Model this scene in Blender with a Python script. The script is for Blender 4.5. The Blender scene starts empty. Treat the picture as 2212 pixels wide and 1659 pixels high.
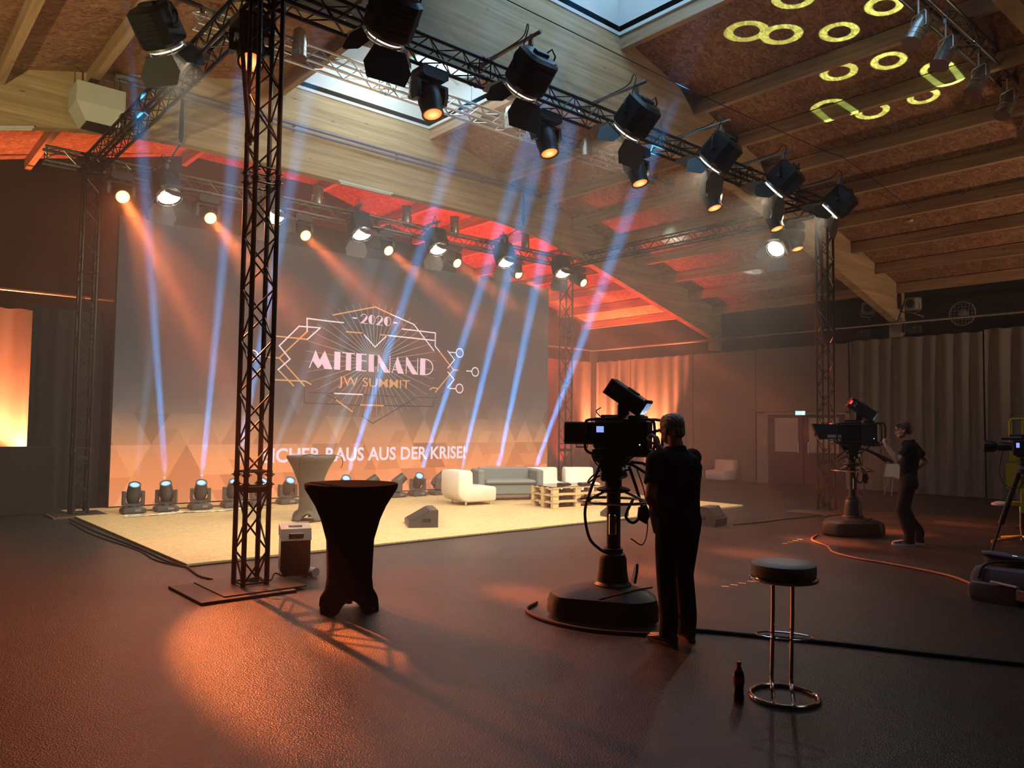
import bpy, bmesh, math, random
import numpy as np
from mathutils import Vector, Matrix, Euler

rnd = random.Random(7)
SC = bpy.context.scene
COL = SC.collection
PI = math.pi
R = math.radians

# ------------------------------------------------------------------ camera
CAM_LOC = Vector((-3.1608, -7.6051, 1.66))
YAW, PITCH, ROLL = 0.7150, 0.0527, 0.0123
cam_data = bpy.data.cameras.new('camera')
cam_data.sensor_fit = 'HORIZONTAL'
cam_data.sensor_width = 36.0
cam_data.lens = 1664.85 / 2212.0 * 36.0
cam_data.clip_end = 200.0
HAZE_HALL, HAZE_STAGE = 0.0026, 0.0090
cam = bpy.data.objects.new('camera', cam_data)
COL.objects.link(cam)
_f = Vector((math.sin(YAW) * math.cos(PITCH), math.cos(YAW) * math.cos(PITCH), math.sin(PITCH)))
_r = Vector((math.cos(YAW), -math.sin(YAW), 0.0))
_u = _r.cross(_f)
_r2 = _r * math.cos(ROLL) + _u * math.sin(ROLL)
_u2 = -_r * math.sin(ROLL) + _u * math.cos(ROLL)
cam.matrix_world = Matrix(((_r2.x, _u2.x, -_f.x, CAM_LOC.x), (_r2.y, _u2.y, -_f.y, CAM_LOC.y),
                           (_r2.z, _u2.z, -_f.z, CAM_LOC.z), (0, 0, 0, 1)))
SC.camera = cam

# ------------------------------------------------------------------ world, exposure
world = bpy.data.worlds.new('overcast_sky')
SC.world = world
world.use_nodes = True
world.node_tree.nodes['Background'].inputs['Color'].default_value = (0.62, 0.80, 1.0, 1)
world.node_tree.nodes['Background'].inputs['Strength'].default_value = 1.0
vs = SC.view_settings
vs.view_transform = 'Standard'
vs.look = 'None'
vs.exposure = 0.0
vs.gamma = 1.0
vs.use_curve_mapping = False
cy = SC.cycles
cy.max_bounces = 5
cy.diffuse_bounces = 2
cy.glossy_bounces = 2
cy.transmission_bounces = 4
cy.transparent_max_bounces = 8
cy.volume_bounces = 0
cy.sample_clamp_indirect = 4.0
cy.sample_clamp_direct = 0.0
cy.use_light_tree = True
cy.caustics_reflective = False
cy.caustics_refractive = False
cy.use_denoising = True
cy.use_adaptive_sampling = True
cy.adaptive_threshold = 0.03


# ------------------------------------------------------------------ large lights: daylight through the two roof lights
def area_light(name, loc, size, energy, color, direction=(0, 0, -1)):
    d = bpy.data.lights.new(name, 'AREA')
    d.shape = 'RECTANGLE'
    d.size, d.size_y = size
    d.energy = energy
    d.color = color
    o = bpy.data.objects.new(name, d)
    COL.objects.link(o)
    o.location = loc
    o.rotation_euler = Vector(direction).to_track_quat('-Z', 'Y').to_euler()
    return o


area_light('daylight_near', (4.95, -1.9, 9.25), (1.9, 5.0), 48.0, (0.22, 0.52, 1.0))
area_light('daylight_far', (4.95, 3.95, 9.25), (1.9, 5.0), 130.0, (0.70, 0.90, 1.0))
area_light('daylight_rear', (4.95, -7.7, 9.25), (1.9, 5.0), 16.0, (1.0, 0.90, 0.8))


def spot_data(name, energy, color, size_deg, blend=0.2, radius=0.05):
    d = bpy.data.lights.new(name, 'SPOT')
    d.energy = energy
    d.color = color
    d.spot_size = R(size_deg)
    d.spot_blend = blend
    d.shadow_soft_size = radius
    return d


def light(name, data, loc, target=None, parent=None, rot=None):
    o = bpy.data.objects.new(name, data)
    COL.objects.link(o)
    o.location = loc
    if target is not None:
        o.rotation_euler = (Vector(target) - Vector(loc)).to_track_quat('-Z', 'Y').to_euler()
    if parent is not None:
        o.parent = parent
    return o



# unseen warm spots: one on the left thrown at the timber beam, an added fill on the right at the roof slope
light('warm_flood_left', spot_data('warm_flood_left', 2000.0, (1.0, 0.86, 0.42), 58, 0.9, 0.1), (-5.8, -1.6, 2.2), (1.2, 6.6, 7.4))
light('warm_fill_right', spot_data('warm_fill_right', 1250.0, (1.0, 0.66, 0.42), 95, 0.9, 0.1), (15.5, -9.5, 1.6), (13.0, -0.5, 6.2))


def spot_profile(d, stops):
    """brightness of a spot as a function of tan(angle off the axis): [(tan, brightness), ...]"""
    d.use_nodes = True
    nt = d.node_tree
    tc = nt.nodes.new('ShaderNodeTexCoord')
    sp = nt.nodes.new('ShaderNodeSeparateXYZ')
    nt.links.new(tc.outputs['Normal'], sp.inputs[0])

    def mn(op, a, b=None):
        n_ = nt.nodes.new('ShaderNodeMath')
        n_.operation = op
        for i_, v_ in enumerate((a, b)):
            if v_ is None: continue
            if isinstance(v_, (int, float)): n_.inputs[i_].default_value = v_
            else: nt.links.new(v_, n_.inputs[i_])
        return n_.outputs[0]
    z2 = mn('MULTIPLY', sp.outputs[2], sp.outputs[2])
    t2 = mn('DIVIDE', mn('SUBTRACT', 1.0, z2), z2)
    t = mn('SQRT', mn('MAXIMUM', t2, 0.0))
    fc = nt.nodes.new('ShaderNodeFloatCurve')
    tmax = stops[-1][0]
    cv = fc.mapping.curves[0]
    cv.points[0].location = (0, stops[0][1])
    cv.points[1].location = (1, stops[-1][1])
    for a_, b_ in stops[1:-1]:
        cv.points.new(a_ / tmax, b_)
    for q in cv.points: q.handle_type = 'VECTOR'
    fc.mapping.update()
    nt.links.new(mn('MINIMUM', mn('DIVIDE', t, tmax), 1.0), fc.inputs['Value'])
    nt.links.new(fc.outputs[0], nt.nodes['Emission'].inputs['Strength'])
    return d


# ------------------------------------------------------------------ naming
def tag(o, label=None, cat=None, group=None, kind=None):
    if label: o['label'] = label
    if cat: o['category'] = cat
    if group: o['group'] = group
    if kind: o['kind'] = kind
    return o


def thing(name, label, cat, loc=(0, 0, 0), rz=0.0, group=None):
    o = bpy.data.objects.new(name, None)
    o.empty_display_size = 0.1
    COL.objects.link(o)
    o.location = loc
    o.rotation_euler = (0, 0, rz)
    return tag(o, label, cat, group)


def kids(o):
    return [c for c in bpy.data.objects if c.parent is o]


_CH = {}


def children_map():
    m = {}
    for c in bpy.data.objects:
        if c.parent is not None:
            m.setdefault(c.parent.name, []).append(c)
    return m


def copy_tree(o, parent=None, cm=None):
    if cm is None:
        cm = children_map()
    c = o.copy()
    COL.objects.link(c)
    if parent is not None:
        c.parent = parent
    for ch in cm.get(o.name, []):
        copy_tree(ch, c, cm)
    return c


def find(root, name):
    """first descendant whose name is NAME or NAME.nnn"""
    for c in root.children_recursive:
        if c.name.split('.')[0] == name:
            return c


# ------------------------------------------------------------------ mesh builder
def ortho(d):
    d = Vector(d).normalized()
    a = Vector((0, 0, 1)) if abs(d.z) < 0.9 else Vector((1, 0, 0))
    x = a.cross(d).normalized()
    return x, d.cross(x).normalized()


class MB:
    def __init__(self):
        self.v, self.f, self.M = [], [], None

    def add(self, vs, fs):
        b = len(self.v)
        if self.M is not None:
            vs = [self.M @ Vector(p) for p in vs]
        self.v.extend([tuple(p) for p in vs])
        self.f.extend([tuple(b + i for i in f) for f in fs])
        return self

    def at(self, loc=(0, 0, 0), rot=(0, 0, 0), scale=1.0):
        self.M = Matrix.Translation(loc) @ Euler(rot).to_matrix().to_4x4() @ Matrix.Scale(scale, 4)
        return self

    def world(self):
        self.M = None
        return self

    def box(self, c, s, b=0.0):
        cx, cy_, cz = c
        hx, hy, hz = s[0] / 2, s[1] / 2, s[2] / 2
        b = min(b, hx * 0.98, hy * 0.98, hz * 0.98)
        if b <= 0:
            vs = [(cx + i * hx, cy_ + j * hy, cz + k * hz) for i in (-1, 1) for j in (-1, 1) for k in (-1, 1)]
            return self.add(vs, [(0, 1, 3, 2), (4, 6, 7, 5), (0, 4, 5, 1), (2, 3, 7, 6), (0, 2, 6, 4), (1, 5, 7, 3)])
        vs, idx = [], {}
        for i in (-1, 1):
            for j in (-1, 1):
                for k in (-1, 1):
                    for a in range(3):
                        h = [hx - b, hy - b, hz - b]
                        h[a] += b
                        idx[(i, j, k, a)] = len(vs)
                        vs.append((cx + i * h[0], cy_ + j * h[1], cz + k * h[2]))
        fs = []
        for s_ in (-1, 1):
            fs.append([idx[(s_, j, k, 0)] for j, k in ((-1, -1), (1, -1), (1, 1), (-1, 1))][::s_])
            fs.append([idx[(i, s_, k, 1)] for i, k in ((-1, -1), (-1, 1), (1, 1), (1, -1))][::s_])
            fs.append([idx[(i, j, s_, 2)] for i, j in ((-1, -1), (1, -1), (1, 1), (-1, 1))][::s_])
        for p in (-1, 1):
            for q in (-1, 1):
                fs.append((idx[(p, q, -1, 0)], idx[(p, q, 1, 0)], idx[(p, q, 1, 1)], idx[(p, q, -1, 1)])[::(p * q)])
                fs.append((idx[(p, -1, q, 0)], idx[(p, -1, q, 2)], idx[(p, 1, q, 2)], idx[(p, 1, q, 0)])[::(p * q)])
                fs.append((idx[(-1, p, q, 1)], idx[(1, p, q, 1)], idx[(1, p, q, 2)], idx[(-1, p, q, 2)])[::(p * q)])
        for i in (-1, 1):
            for j in (-1, 1):
                for k in (-1, 1):
                    fs.append((idx[(i, j, k, 0)], idx[(i, j, k, 1)], idx[(i, j, k, 2)])[::(i * j * k)])
        return self.add(vs, fs)

    def cyl(self, p0, p1, r0, r1=None, n=10, cap=True):
        r1 = r0 if r1 is None else r1
        p0, p1 = Vector(p0), Vector(p1)
        x, y = ortho(p1 - p0)
        vs = []
        for p, r in ((p0, r0), (p1, r1)):
            for i in range(n):
                a = 2 * PI * i / n
                vs.append(p + (x * math.cos(a) + y * math.sin(a)) * r)
        fs = [(i, (i + 1) % n, n + (i + 1) % n, n + i) for i in range(n)]
        if cap:
            fs += [tuple(range(n))[::-1], tuple(range(n, 2 * n))]
        return self.add(vs, fs)

    def tube(self, pts, r, n=8, closed=False, cap=True):
        pts = [Vector(p) for p in pts]
        m = len(pts)
        rs = r if isinstance(r, (list, tuple)) else [r] * m
        tang = []
        for i in range(m):
            if closed:
                t = pts[(i + 1) % m] - pts[i - 1]
            else:
                t = pts[min(i + 1, m - 1)] - pts[max(i - 1, 0)]
            tang.append(t.normalized())
        x, y = ortho(tang[0])
        vs = []
        for i in range(m):
            t = tang[i]
            x = (x - t * x.dot(t))
            x = x.normalized() if x.length > 1e-6 else ortho(t)[0]
            y = t.cross(x)
            for k in range(n):
                a = 2 * PI * k / n
                vs.append(pts[i] + (x * math.cos(a) + y * math.sin(a)) * rs[i])
        fs = []
        for i in range(m if closed else m - 1):
            j = (i + 1) % m
            for k in range(n):
                fs.append((i * n + k, i * n + (k + 1) % n, j * n + (k + 1) % n, j * n + k))
        if cap and not closed:
            fs += [tuple(range(n))[::-1], tuple(range((m - 1) * n, m * n))]
        return self.add(vs, fs)

    def lathe(self, prof, n=24, c=(0, 0, 0), sx=1.0, sy=1.0):
        """prof: (radius, z) pairs from bottom to top"""
        vs, fs = [], []
        for r, z in prof:
            for k in range(n):
                a = 2 * PI * k / n
                vs.append((c[0] + r * sx * math.cos(a), c[1] + r * sy * math.sin(a), c[2] + z))
        for i in range(len(prof) - 1):
            for k in range(n):
                fs.append((i * n + k, i * n + (k + 1) % n, (i + 1) * n + (k + 1) % n, (i + 1) * n + k))
        fs += [tuple(range(n))[::-1], tuple(range((len(prof) - 1) * n, len(prof) * n))]
        return self.add(vs, fs)

    def prism(self, poly, a, b, axis='z'):
        """extrude a 2D polygon from a to b along an axis (poly coordinates are the two other axes in order)"""
        def P(u, v, w):
            return {'z': (u, v, w), 'y': (u, w, v), 'x': (w, u, v)}[axis]
        n = len(poly)
        vs = [P(u, v, a) for u, v in poly] + [P(u, v, b) for u, v in poly]
        area = sum(poly[i][0] * poly[(i + 1) % n][1] - poly[(i + 1) % n][0] * poly[i][1] for i in range(n))
        fl = (area > 0) == (b > a)
        if axis == 'y':
            fl = not fl
        fs = [(i, (i + 1) % n, n + (i + 1) % n, n + i) for i in range(n)] + [tuple(range(n))[::-1], tuple(range(n, 2 * n))]
        return self.add(vs, fs if fl else [f[::-1] for f in fs])

    def quad(self, a, b, c, d):
        return self.add([a, b, c, d], [(0, 1, 2, 3)])

    def loft(self, rings, cap=True):
        n = len(rings[0])
        vs = [p for r in rings for p in r]
        fs = []
        for i in range(len(rings) - 1):
            for k in range(n):
                fs.append((i * n + k, i * n + (k + 1) % n, (i + 1) * n + (k + 1) % n, (i + 1) * n + k))
        if cap:
            fs += [tuple(range(n))[::-1], tuple(range((len(rings) - 1) * n, len(rings) * n))]
        return self.add(vs, fs)

    def build(self, name, mat, parent=None, loc=None, rot=None, angle=35.0, smooth=True):
        me = bpy.data.meshes.new(name)
        me.from_pydata(self.v, [], self.f)
        me.update()
        if smooth:
            me.polygons.foreach_set('use_smooth', [True] * len(me.polygons))
            me.set_sharp_from_angle(angle=R(angle))
        me.materials.append(mat)
        o = bpy.data.objects.new(name, me)
        COL.objects.link(o)
        if parent is not None:
            o.parent = parent
        if loc is not None:
            o.location = loc
        if rot is not None:
            o.rotation_euler = rot
        return o


def structure(o):
    o['kind'] = 'structure'
    return o


def arc(c, r, a0, a1, n, plane='xz'):
    out = []
    for i in range(n + 1):
        a = a0 + (a1 - a0) * i / n
        u, v = r * math.cos(a), r * math.sin(a)
        out.append({'xz': (c[0] + u, c[1], c[2] + v), 'xy': (c[0] + u, c[1] + v, c[2]), 'yz': (c[0], c[1] + u, c[2] + v)}[plane])
    return out


def smooth_path(pts, n=6):
    """Catmull-Rom through the points"""
    P = [Vector(p) for p in pts]
    P = [P[0] * 2 - P[1]] + P + [P[-1] * 2 - P[-2]]
    out = []
    for i in range(1, len(P) - 2):
        for k in range(n):
            t = k / n
            p0, p1, p2, p3 = P[i - 1], P[i], P[i + 1], P[i + 2]
            out.append(0.5 * ((2 * p1) + (-p0 + p2) * t + (2 * p0 - 5 * p1 + 4 * p2 - p3) * t * t + (-p0 + 3 * p1 - 3 * p2 + p3) * t ** 3))
    out.append(P[-2])
    return out


# ------------------------------------------------------------------ materials
def _new(name):
    m = bpy.data.materials.new(name)
    m.use_nodes = True
    nt = m.node_tree
    return m, nt, nt.nodes['Principled BSDF']


def mat(name, color, rough=0.5, metal=0.0, var=0.12, scale=14.0, bump=0.0, bscale=60.0, spec=0.5, coat=0.0):
    """plain surface with a little procedural unevenness in colour and roughness"""
    m, nt, b = _new(name)
    tc = nt.nodes.new('ShaderNodeTexCoord')
    nz = nt.nodes.new('ShaderNodeTexNoise')
    nz.inputs['Scale'].default_value = scale
    nz.inputs['Detail'].default_value = 4
    nt.links.new(tc.outputs['Object'], nz.inputs['Vector'])
    mx = nt.nodes.new('ShaderNodeMix')
    mx.data_type = 'RGBA'
    mx.inputs[6].default_value = (*[c * (1 - var) for c in color], 1)
    mx.inputs[7].default_value = (*[min(1, c * (1 + var)) for c in color], 1)
    nt.links.new(nz.outputs['Fac'], mx.inputs[0])
    nt.links.new(mx.outputs[2], b.inputs['Base Color'])
    b.inputs['Roughness'].default_value = rough
    b.inputs['Metallic'].default_value = metal
    b.inputs['Specular IOR Level'].default_value = spec
    b.inputs['Coat Weight'].default_value = coat
    if bump:
        n2 = nt.nodes.new('ShaderNodeTexNoise')
        n2.inputs['Scale'].default_value = bscale
        n2.inputs['Detail'].default_value = 3
        nt.links.new(tc.outputs['Object'], n2.inputs['Vector'])
        bp = nt.nodes.new('ShaderNodeBump')
        bp.inputs['Strength'].default_value = bump
        bp.inputs['Distance'].default_value = 0.01
        nt.links.new(n2.outputs['Fac'], bp.inputs['Height'])
        nt.links.new(bp.outputs['Normal'], b.inputs['Normal'])
    return m


def emit(name, color, strength, edge=None):
    """a surface that gives off light; EDGE: darker colour towards the rim of a lens (object space disc of unit radius)"""
    m = bpy.data.materials.new(name)
    m.use_nodes = True
    nt = m.node_tree
    nt.nodes.remove(nt.nodes['Principled BSDF'])
    e = nt.nodes.new('ShaderNodeEmission')
    e.inputs['Color'].default_value = (*color, 1)
    e.inputs['Strength'].default_value = strength
    nt.links.new(e.outputs[0], nt.nodes['Material Output'].inputs['Surface'])
    if edge:
        tc = nt.nodes.new('ShaderNodeTexCoord')
        sp = nt.nodes.new('ShaderNodeSeparateXYZ')
        nt.links.new(tc.outputs['Object'], sp.inputs[0])
        ln = nt.nodes.new('ShaderNodeCombineXYZ')
        nt.links.new(sp.outputs[0], ln.inputs[0])
        nt.links.new(sp.outputs[1], ln.inputs[1])
        vl = nt.nodes.new('ShaderNodeVectorMath')
        vl.operation = 'LENGTH'
        nt.links.new(ln.outputs[0], vl.inputs[0])
        cr = nt.nodes.new('ShaderNodeValToRGB')
        cr.color_ramp.elements[0].color = (*color, 1)
        cr.color_ramp.elements[0].position = edge[1]
        cr.color_ramp.elements[1].color = (*edge[0], 1)
        cr.color_ramp.elements[1].position = edge[2]
        nt.links.new(vl.outputs['Value'], cr.inputs[0])
        nt.links.new(cr.outputs[0], e.inputs['Color'])
    try:
        m.cycles.emission_sampling = 'NONE'
    except Exception:
        pass
    return m


def wood(name, dark, light_, stretch, rough=0.6, lam=None, knots=False):
    """planed wood: grain stretched along an axis, optional glued lamellae in z, optional knots"""
    m, nt, b = _new(name)
    tc = nt.nodes.new('ShaderNodeTexCoord')
    mp = nt.nodes.new('ShaderNodeMapping')
    mp.inputs['Scale'].default_value = stretch
    nt.links.new(tc.outputs['Object'], mp.inputs['Vector'])
    nz = nt.nodes.new('ShaderNodeTexNoise')
    nz.inputs['Scale'].default_value = 3.0
    nz.inputs['Detail'].default_value = 6
    nz.inputs['Distortion'].default_value = 0.6
    nt.links.new(mp.outputs[0], nz.inputs['Vector'])
    cr = nt.nodes.new('ShaderNodeValToRGB')
    cr.color_ramp.elements[0].position = 0.3
    cr.color_ramp.elements[0].color = (*dark, 1)
    cr.color_ramp.elements[1].position = 0.7
    cr.color_ramp.elements[1].color = (*light_, 1)
    nt.links.new(nz.outputs['Fac'], cr.inputs[0])
    out = cr.outputs[0]
    if lam:
        sp = nt.nodes.new('ShaderNodeSeparateXYZ')
        nt.links.new(tc.outputs['Object'], sp.inputs[0])
        mu = nt.nodes.new('ShaderNodeMath')
        mu.operation = 'MULTIPLY'
        mu.inputs[1].default_value = 1.0 / lam
        nt.links.new(sp.outputs[2], mu.inputs[0])
        fl = nt.nodes.new('ShaderNodeMath')
        fl.operation = 'FLOOR'
        nt.links.new(mu.outputs[0], fl.inputs[0])
        wn = nt.nodes.new('ShaderNodeTexWhiteNoise')
        wn.noise_dimensions = '1D'
        nt.links.new(fl.outputs[0], wn.inputs['W'])
        mr = nt.nodes.new('ShaderNodeMapRange')
        mr.inputs[3].default_value = 0.86
        mr.inputs[4].default_value = 1.1
        nt.links.new(wn.outputs['Value'], mr.inputs[0])
        vm = nt.nodes.new('ShaderNodeVectorMath')
        vm.operation = 'SCALE'
        nt.links.new(out, vm.inputs[0])
        nt.links.new(mr.outputs[0], vm.inputs['Scale'])
        out = vm.outputs[0]
    if knots:
        m2 = nt.nodes.new('ShaderNodeMapping')
        m2.inputs['Scale'].default_value = (1.6, 1.6, 5.0)
        nt.links.new(tc.outputs['Object'], m2.inputs['Vector'])
        vo = nt.nodes.new('ShaderNodeTexVoronoi')
        vo.inputs['Scale'].default_value = 1.0
        nt.links.new(m2.outputs[0], vo.inputs['Vector'])
        c2 = nt.nodes.new('ShaderNodeValToRGB')
        c2.color_ramp.elements[0].position = 0.05
        c2.color_ramp.elements[0].color = (0.35, 0.35, 0.35, 1)
        c2.color_ramp.elements[1].position = 0.10
        c2.color_ramp.elements[1].color = (1, 1, 1, 1)
        nt.links.new(vo.outputs['Distance'], c2.inputs[0])
        mm = nt.nodes.new('ShaderNodeMix')
        mm.data_type = 'RGBA'
        mm.blend_type = 'MULTIPLY'
        mm.inputs[0].default_value = 0.8
        nt.links.new(out, mm.inputs[6])
        nt.links.new(c2.outputs[0], mm.inputs[7])
        out = mm.outputs[2]
    nt.links.new(out, b.inputs['Base Color'])
    b.inputs['Roughness'].default_value = rough
    return m


def osb(name, c0, c1, c2, scale=16.0, rough=0.65):
    """oriented strand board: pressed flakes of different tone"""
    m, nt, b = _new(name)
    tc = nt.nodes.new('ShaderNodeTexCoord')
    vo = nt.nodes.new('ShaderNodeTexVoronoi')
    vo.inputs['Scale'].default_value = scale
    mp = nt.nodes.new('ShaderNodeMapping')
    mp.inputs['Scale'].default_value = (1.0, 2.4, 1.0)
    nz = nt.nodes.new('ShaderNodeTexNoise')
    nz.inputs['Scale'].default_value = 5.0
    ad = nt.nodes.new('ShaderNodeVectorMath')
    ad.operation = 'MULTIPLY_ADD'
    ad.inputs[1].default_value = (0.4, 0.4, 0.4)
    nt.links.new(tc.outputs['Object'], nz.inputs['Vector'])
    nt.links.new(nz.outputs['Color'], ad.inputs[0])
    nt.links.new(tc.outputs['Object'], ad.inputs[2])
    nt.links.new(ad.outputs[0], mp.inputs['Vector'])
    nt.links.new(mp.outputs[0], vo.inputs['Vector'])
    sx = nt.nodes.new('ShaderNodeSeparateColor')
    nt.links.new(vo.outputs['Color'], sx.inputs[0])
    cr = nt.nodes.new('ShaderNodeValToRGB')
    cr.color_ramp.elements[0].color = (*c0, 1)
    cr.color_ramp.elements[1].color = (*c2, 1)
    e = cr.color_ramp.elements.new(0.55)
    e.color = (*c1, 1)
    nt.links.new(sx.outputs[0], cr.inputs[0])
    nt.links.new(cr.outputs[0], b.inputs['Base Color'])
    b.inputs['Roughness'].default_value = rough
    bp = nt.nodes.new('ShaderNodeBump')
    bp.inputs['Strength'].default_value = 0.25
    bp.inputs['Distance'].default_value = 0.004
    nt.links.new(sx.outputs[1], bp.inputs['Height'])
    nt.links.new(bp.outputs['Normal'], b.inputs['Normal'])
    return m


M = {}
M['black'] = mat('black_paint', (0.012, 0.012, 0.013), 0.45)
M['black_gloss'] = mat('black_plastic', (0.014, 0.014, 0.016), 0.3)
M['rubber'] = mat('black_rubber', (0.01, 0.01, 0.01), 0.7)
M['truss_black'] = mat('black_truss_tube', (0.016, 0.015, 0.014), 0.34, 0.6)
M['alu'] = mat('aluminium_tube', (0.62, 0.61, 0.59), 0.32, 0.9)
M['chrome'] = mat('chrome_tube', (0.75, 0.73, 0.7), 0.10, 1.0, var=0.03)
M['steel'] = mat('dull_steel', (0.30, 0.29, 0.28), 0.38, 0.8)
M['steel_plate'] = mat('steel_base_plate', (0.075, 0.06, 0.052), 0.42, 0.4, scale=4)
M['board'] = mat('dark_floor_board', (0.16, 0.085, 0.05), 0.55, bump=0.2)
M['head'] = mat('charcoal_fixture_plastic', (0.055, 0.055, 0.056), 0.42)
M['head_dark'] = mat('black_fixture_plastic', (0.018, 0.018, 0.02), 0.4)
M['fres'] = mat('black_fixture_enamel', (0.008, 0.008, 0.009), 0.42, spec=0.35)
M['flap'] = mat('barn_door_sheet', (0.035, 0.035, 0.036), 0.5)
M['white_wall'] = mat('white_shaft_board', (0.72, 0.74, 0.74), 0.7, var=0.04, scale=2)
M['lens_blue'] = emit('beam_lens', (0.55, 0.85, 1.0), 1.25, ((0.02, 0.10, 0.30), 0.045, 0.085))
M['lens_orange'] = emit('orange_lens', (1.0, 0.62, 0.22), 1.6, ((1.0, 0.20, 0.03), 0.03, 0.105))
M['lens_orange_hot'] = emit('bright_orange_lens', (1.0, 0.80, 0.42), 2.4, ((1.0, 0.36, 0.08), 0.085, 0.115))
M['lens_white'] = emit('fresnel_lens', (1.0, 0.90, 0.72), 3.0)
M['curtain'] = mat('grey_brown_molleton', (0.24, 0.205, 0.18), 0.9, var=0.1, scale=3, bump=0.1, bscale=200)
M['molton'] = mat('black_molleton', (0.016, 0.014, 0.014), 0.95, scale=4)
M['wall_dark'] = mat('dark_painted_wall', (0.028, 0.022, 0.021), 0.8, scale=2)
M['glulam'] = wood('glued_laminated_timber', (0.40, 0.27, 0.14), (0.62, 0.45, 0.25), (0.25, 1, 5), 0.6, lam=0.10, knots=True)
M['purlin'] = wood('rough_spruce', (0.34, 0.20, 0.11), (0.56, 0.37, 0.21), (6, 0.3, 6), 0.65, knots=True)
M['osb_roof'] = osb('osb_roof_boards', (0.20, 0.085, 0.045), (0.32, 0.15, 0.08), (0.46, 0.25, 0.13), 11.0)

# ================================================================== THE HALL
XL, XR, YF, YB = -8.4, 18.2, -16.0, 12.5
RX0, RX1 = 3.25, 6.64                         # edges of the roof lights
BEAM_Y = (-4.85, 1.0, 6.7)                    # front faces of the glulam beams
BT = 0.22


def roof_z(x):                                # underside of the roof boards
    d = max(0.0, abs(x - 4.945) - 1.695)
    return 8.42 - 0.262 * d


def beam_bottom(x):
    d = abs(x - 4.945)
    if d < 3.4: return 6.68
    if d > 6.4: return 6.26 - 0.272 * (d - 6.4)
    t = (d - 3.4) / 3.0
    return 6.68 * (1 - t) ** 2 + 2 * t * (1 - t) * 6.66 + 6.26 * t * t


def floor_mat():
    m, nt, b = _new('worn_asphalt')
    tc = nt.nodes.new('ShaderNodeTexCoord')

    def noise(sc, det=4):
        n = nt.nodes.new('ShaderNodeTexNoise')
        n.inputs['Scale'].default_value = sc
        n.inputs['Detail'].default_value = det
        nt.links.new(tc.outputs['Object'], n.inputs['Vector'])
        return n
    n1, n2, n3 = noise(0.7, 5), noise(9, 6), noise(160, 2)
    cr = nt.nodes.new('ShaderNodeValToRGB')
    cr.color_ramp.elements[0].position = 0.3
    cr.color_ramp.elements[0].color = (0.020, 0.017, 0.0155, 1)
    cr.color_ramp.elements[1].position = 0.75
    cr.color_ramp.elements[1].color = (0.044, 0.037, 0.034, 1)
    nt.links.new(n2.outputs['Fac'], cr.inputs[0])
    nt.links.new(cr.outputs[0], b.inputs['Base Color'])
    mr = nt.nodes.new('ShaderNodeMapRange')
    mr.inputs[1].default_value = 0.3
    mr.inputs[2].default_value = 0.7
    mr.inputs[3].default_value = 0.29
    mr.inputs[4].default_value = 0.37
    nt.links.new(n1.outputs['Fac'], mr.inputs[0])
    nt.links.new(mr.outputs[0], b.inputs['Roughness'])
    vo = nt.nodes.new('ShaderNodeTexVoronoi')
    vo.inputs['Scale'].default_value = 95.0
    nt.links.new(tc.outputs['Object'], vo.inputs['Vector'])
    ad = nt.nodes.new('ShaderNodeMath')
    ad.operation = 'ADD'
    nt.links.new(vo.outputs['Distance'], ad.inputs[0])
    nt.links.new(n3.outputs['Fac'], ad.inputs[1])
    bp = nt.nodes.new('ShaderNodeBump')
    bp.inputs['Strength'].default_value = 0.45
    bp.inputs['Distance'].default_value = 0.006
    nt.links.new(ad.outputs[0], bp.inputs['Height'])
    nt.links.new(bp.outputs['Normal'], b.inputs['Normal'])
    b.inputs['Specular IOR Level'].default_value = 0.5
    return m


M['floor'] = floor_mat()
structure(MB().box(((XL + XR) / 2, (YF + YB) / 2, -0.15), (XR - XL + 0.8, YB - YF + 0.8, 0.3)).build('floor', M['floor'], smooth=False))
for nm, c, s in (('wall_right', (XR + 0.15, (YF + YB) / 2, 3.2), (0.3, YB - YF, 6.4)),
                 ('wall_left', (XL - 0.15, (YF + YB) / 2, 3.2), (0.3, YB - YF, 6.4)),
                 ('wall_back', ((XL + XR) / 2, YB + 0.15, 4.8), (XR - XL + 0.6, 0.3, 9.6)),
                 ('wall_front', ((XL + XR) / 2, YF - 0.15, 4.8), (XR - XL + 0.6, 0.3, 9.6))):
    structure(MB().box(c, s).build(nm, M['wall_dark'], smooth=False))

# roof boards: two slopes and the strips of boarding between the roof lights
for sgn, nm in ((1, 'ceiling_right'), (-1, 'ceiling_left')):
    e0 = 4.945 + sgn * 1.695
    e1 = XR + 0.3 if sgn > 0 else XL - 0.3
    z0, z1 = roof_z(e0), roof_z(e1)
    structure(MB().prism([(e0, z0), (e1, z1), (e1, z1 + 0.1), (e0, z0 + 0.1)], YF - 0.3, YB + 0.3, 'y').build(nm, M['osb_roof'], smooth=False))
WELLS = ((-10.5, BEAM_Y[0] - 0.02), (BEAM_Y[0] + BT + 0.02, BEAM_Y[1] - 0.02), (BEAM_Y[1] + BT + 0.02, BEAM_Y[2] - 0.02))
mb = MB()
cuts = [YF - 0.3] + [q for w_ in WELLS for q in w_] + [YB + 0.3]
for a, b_ in zip(cuts[0::2], cuts[1::2]):
    mb.box((4.945, (a + b_) / 2, 8.47), (RX1 - RX0, b_ - a, 0.1))
structure(mb.build('ceiling_ridge', M['osb_roof'], smooth=False))

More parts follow.
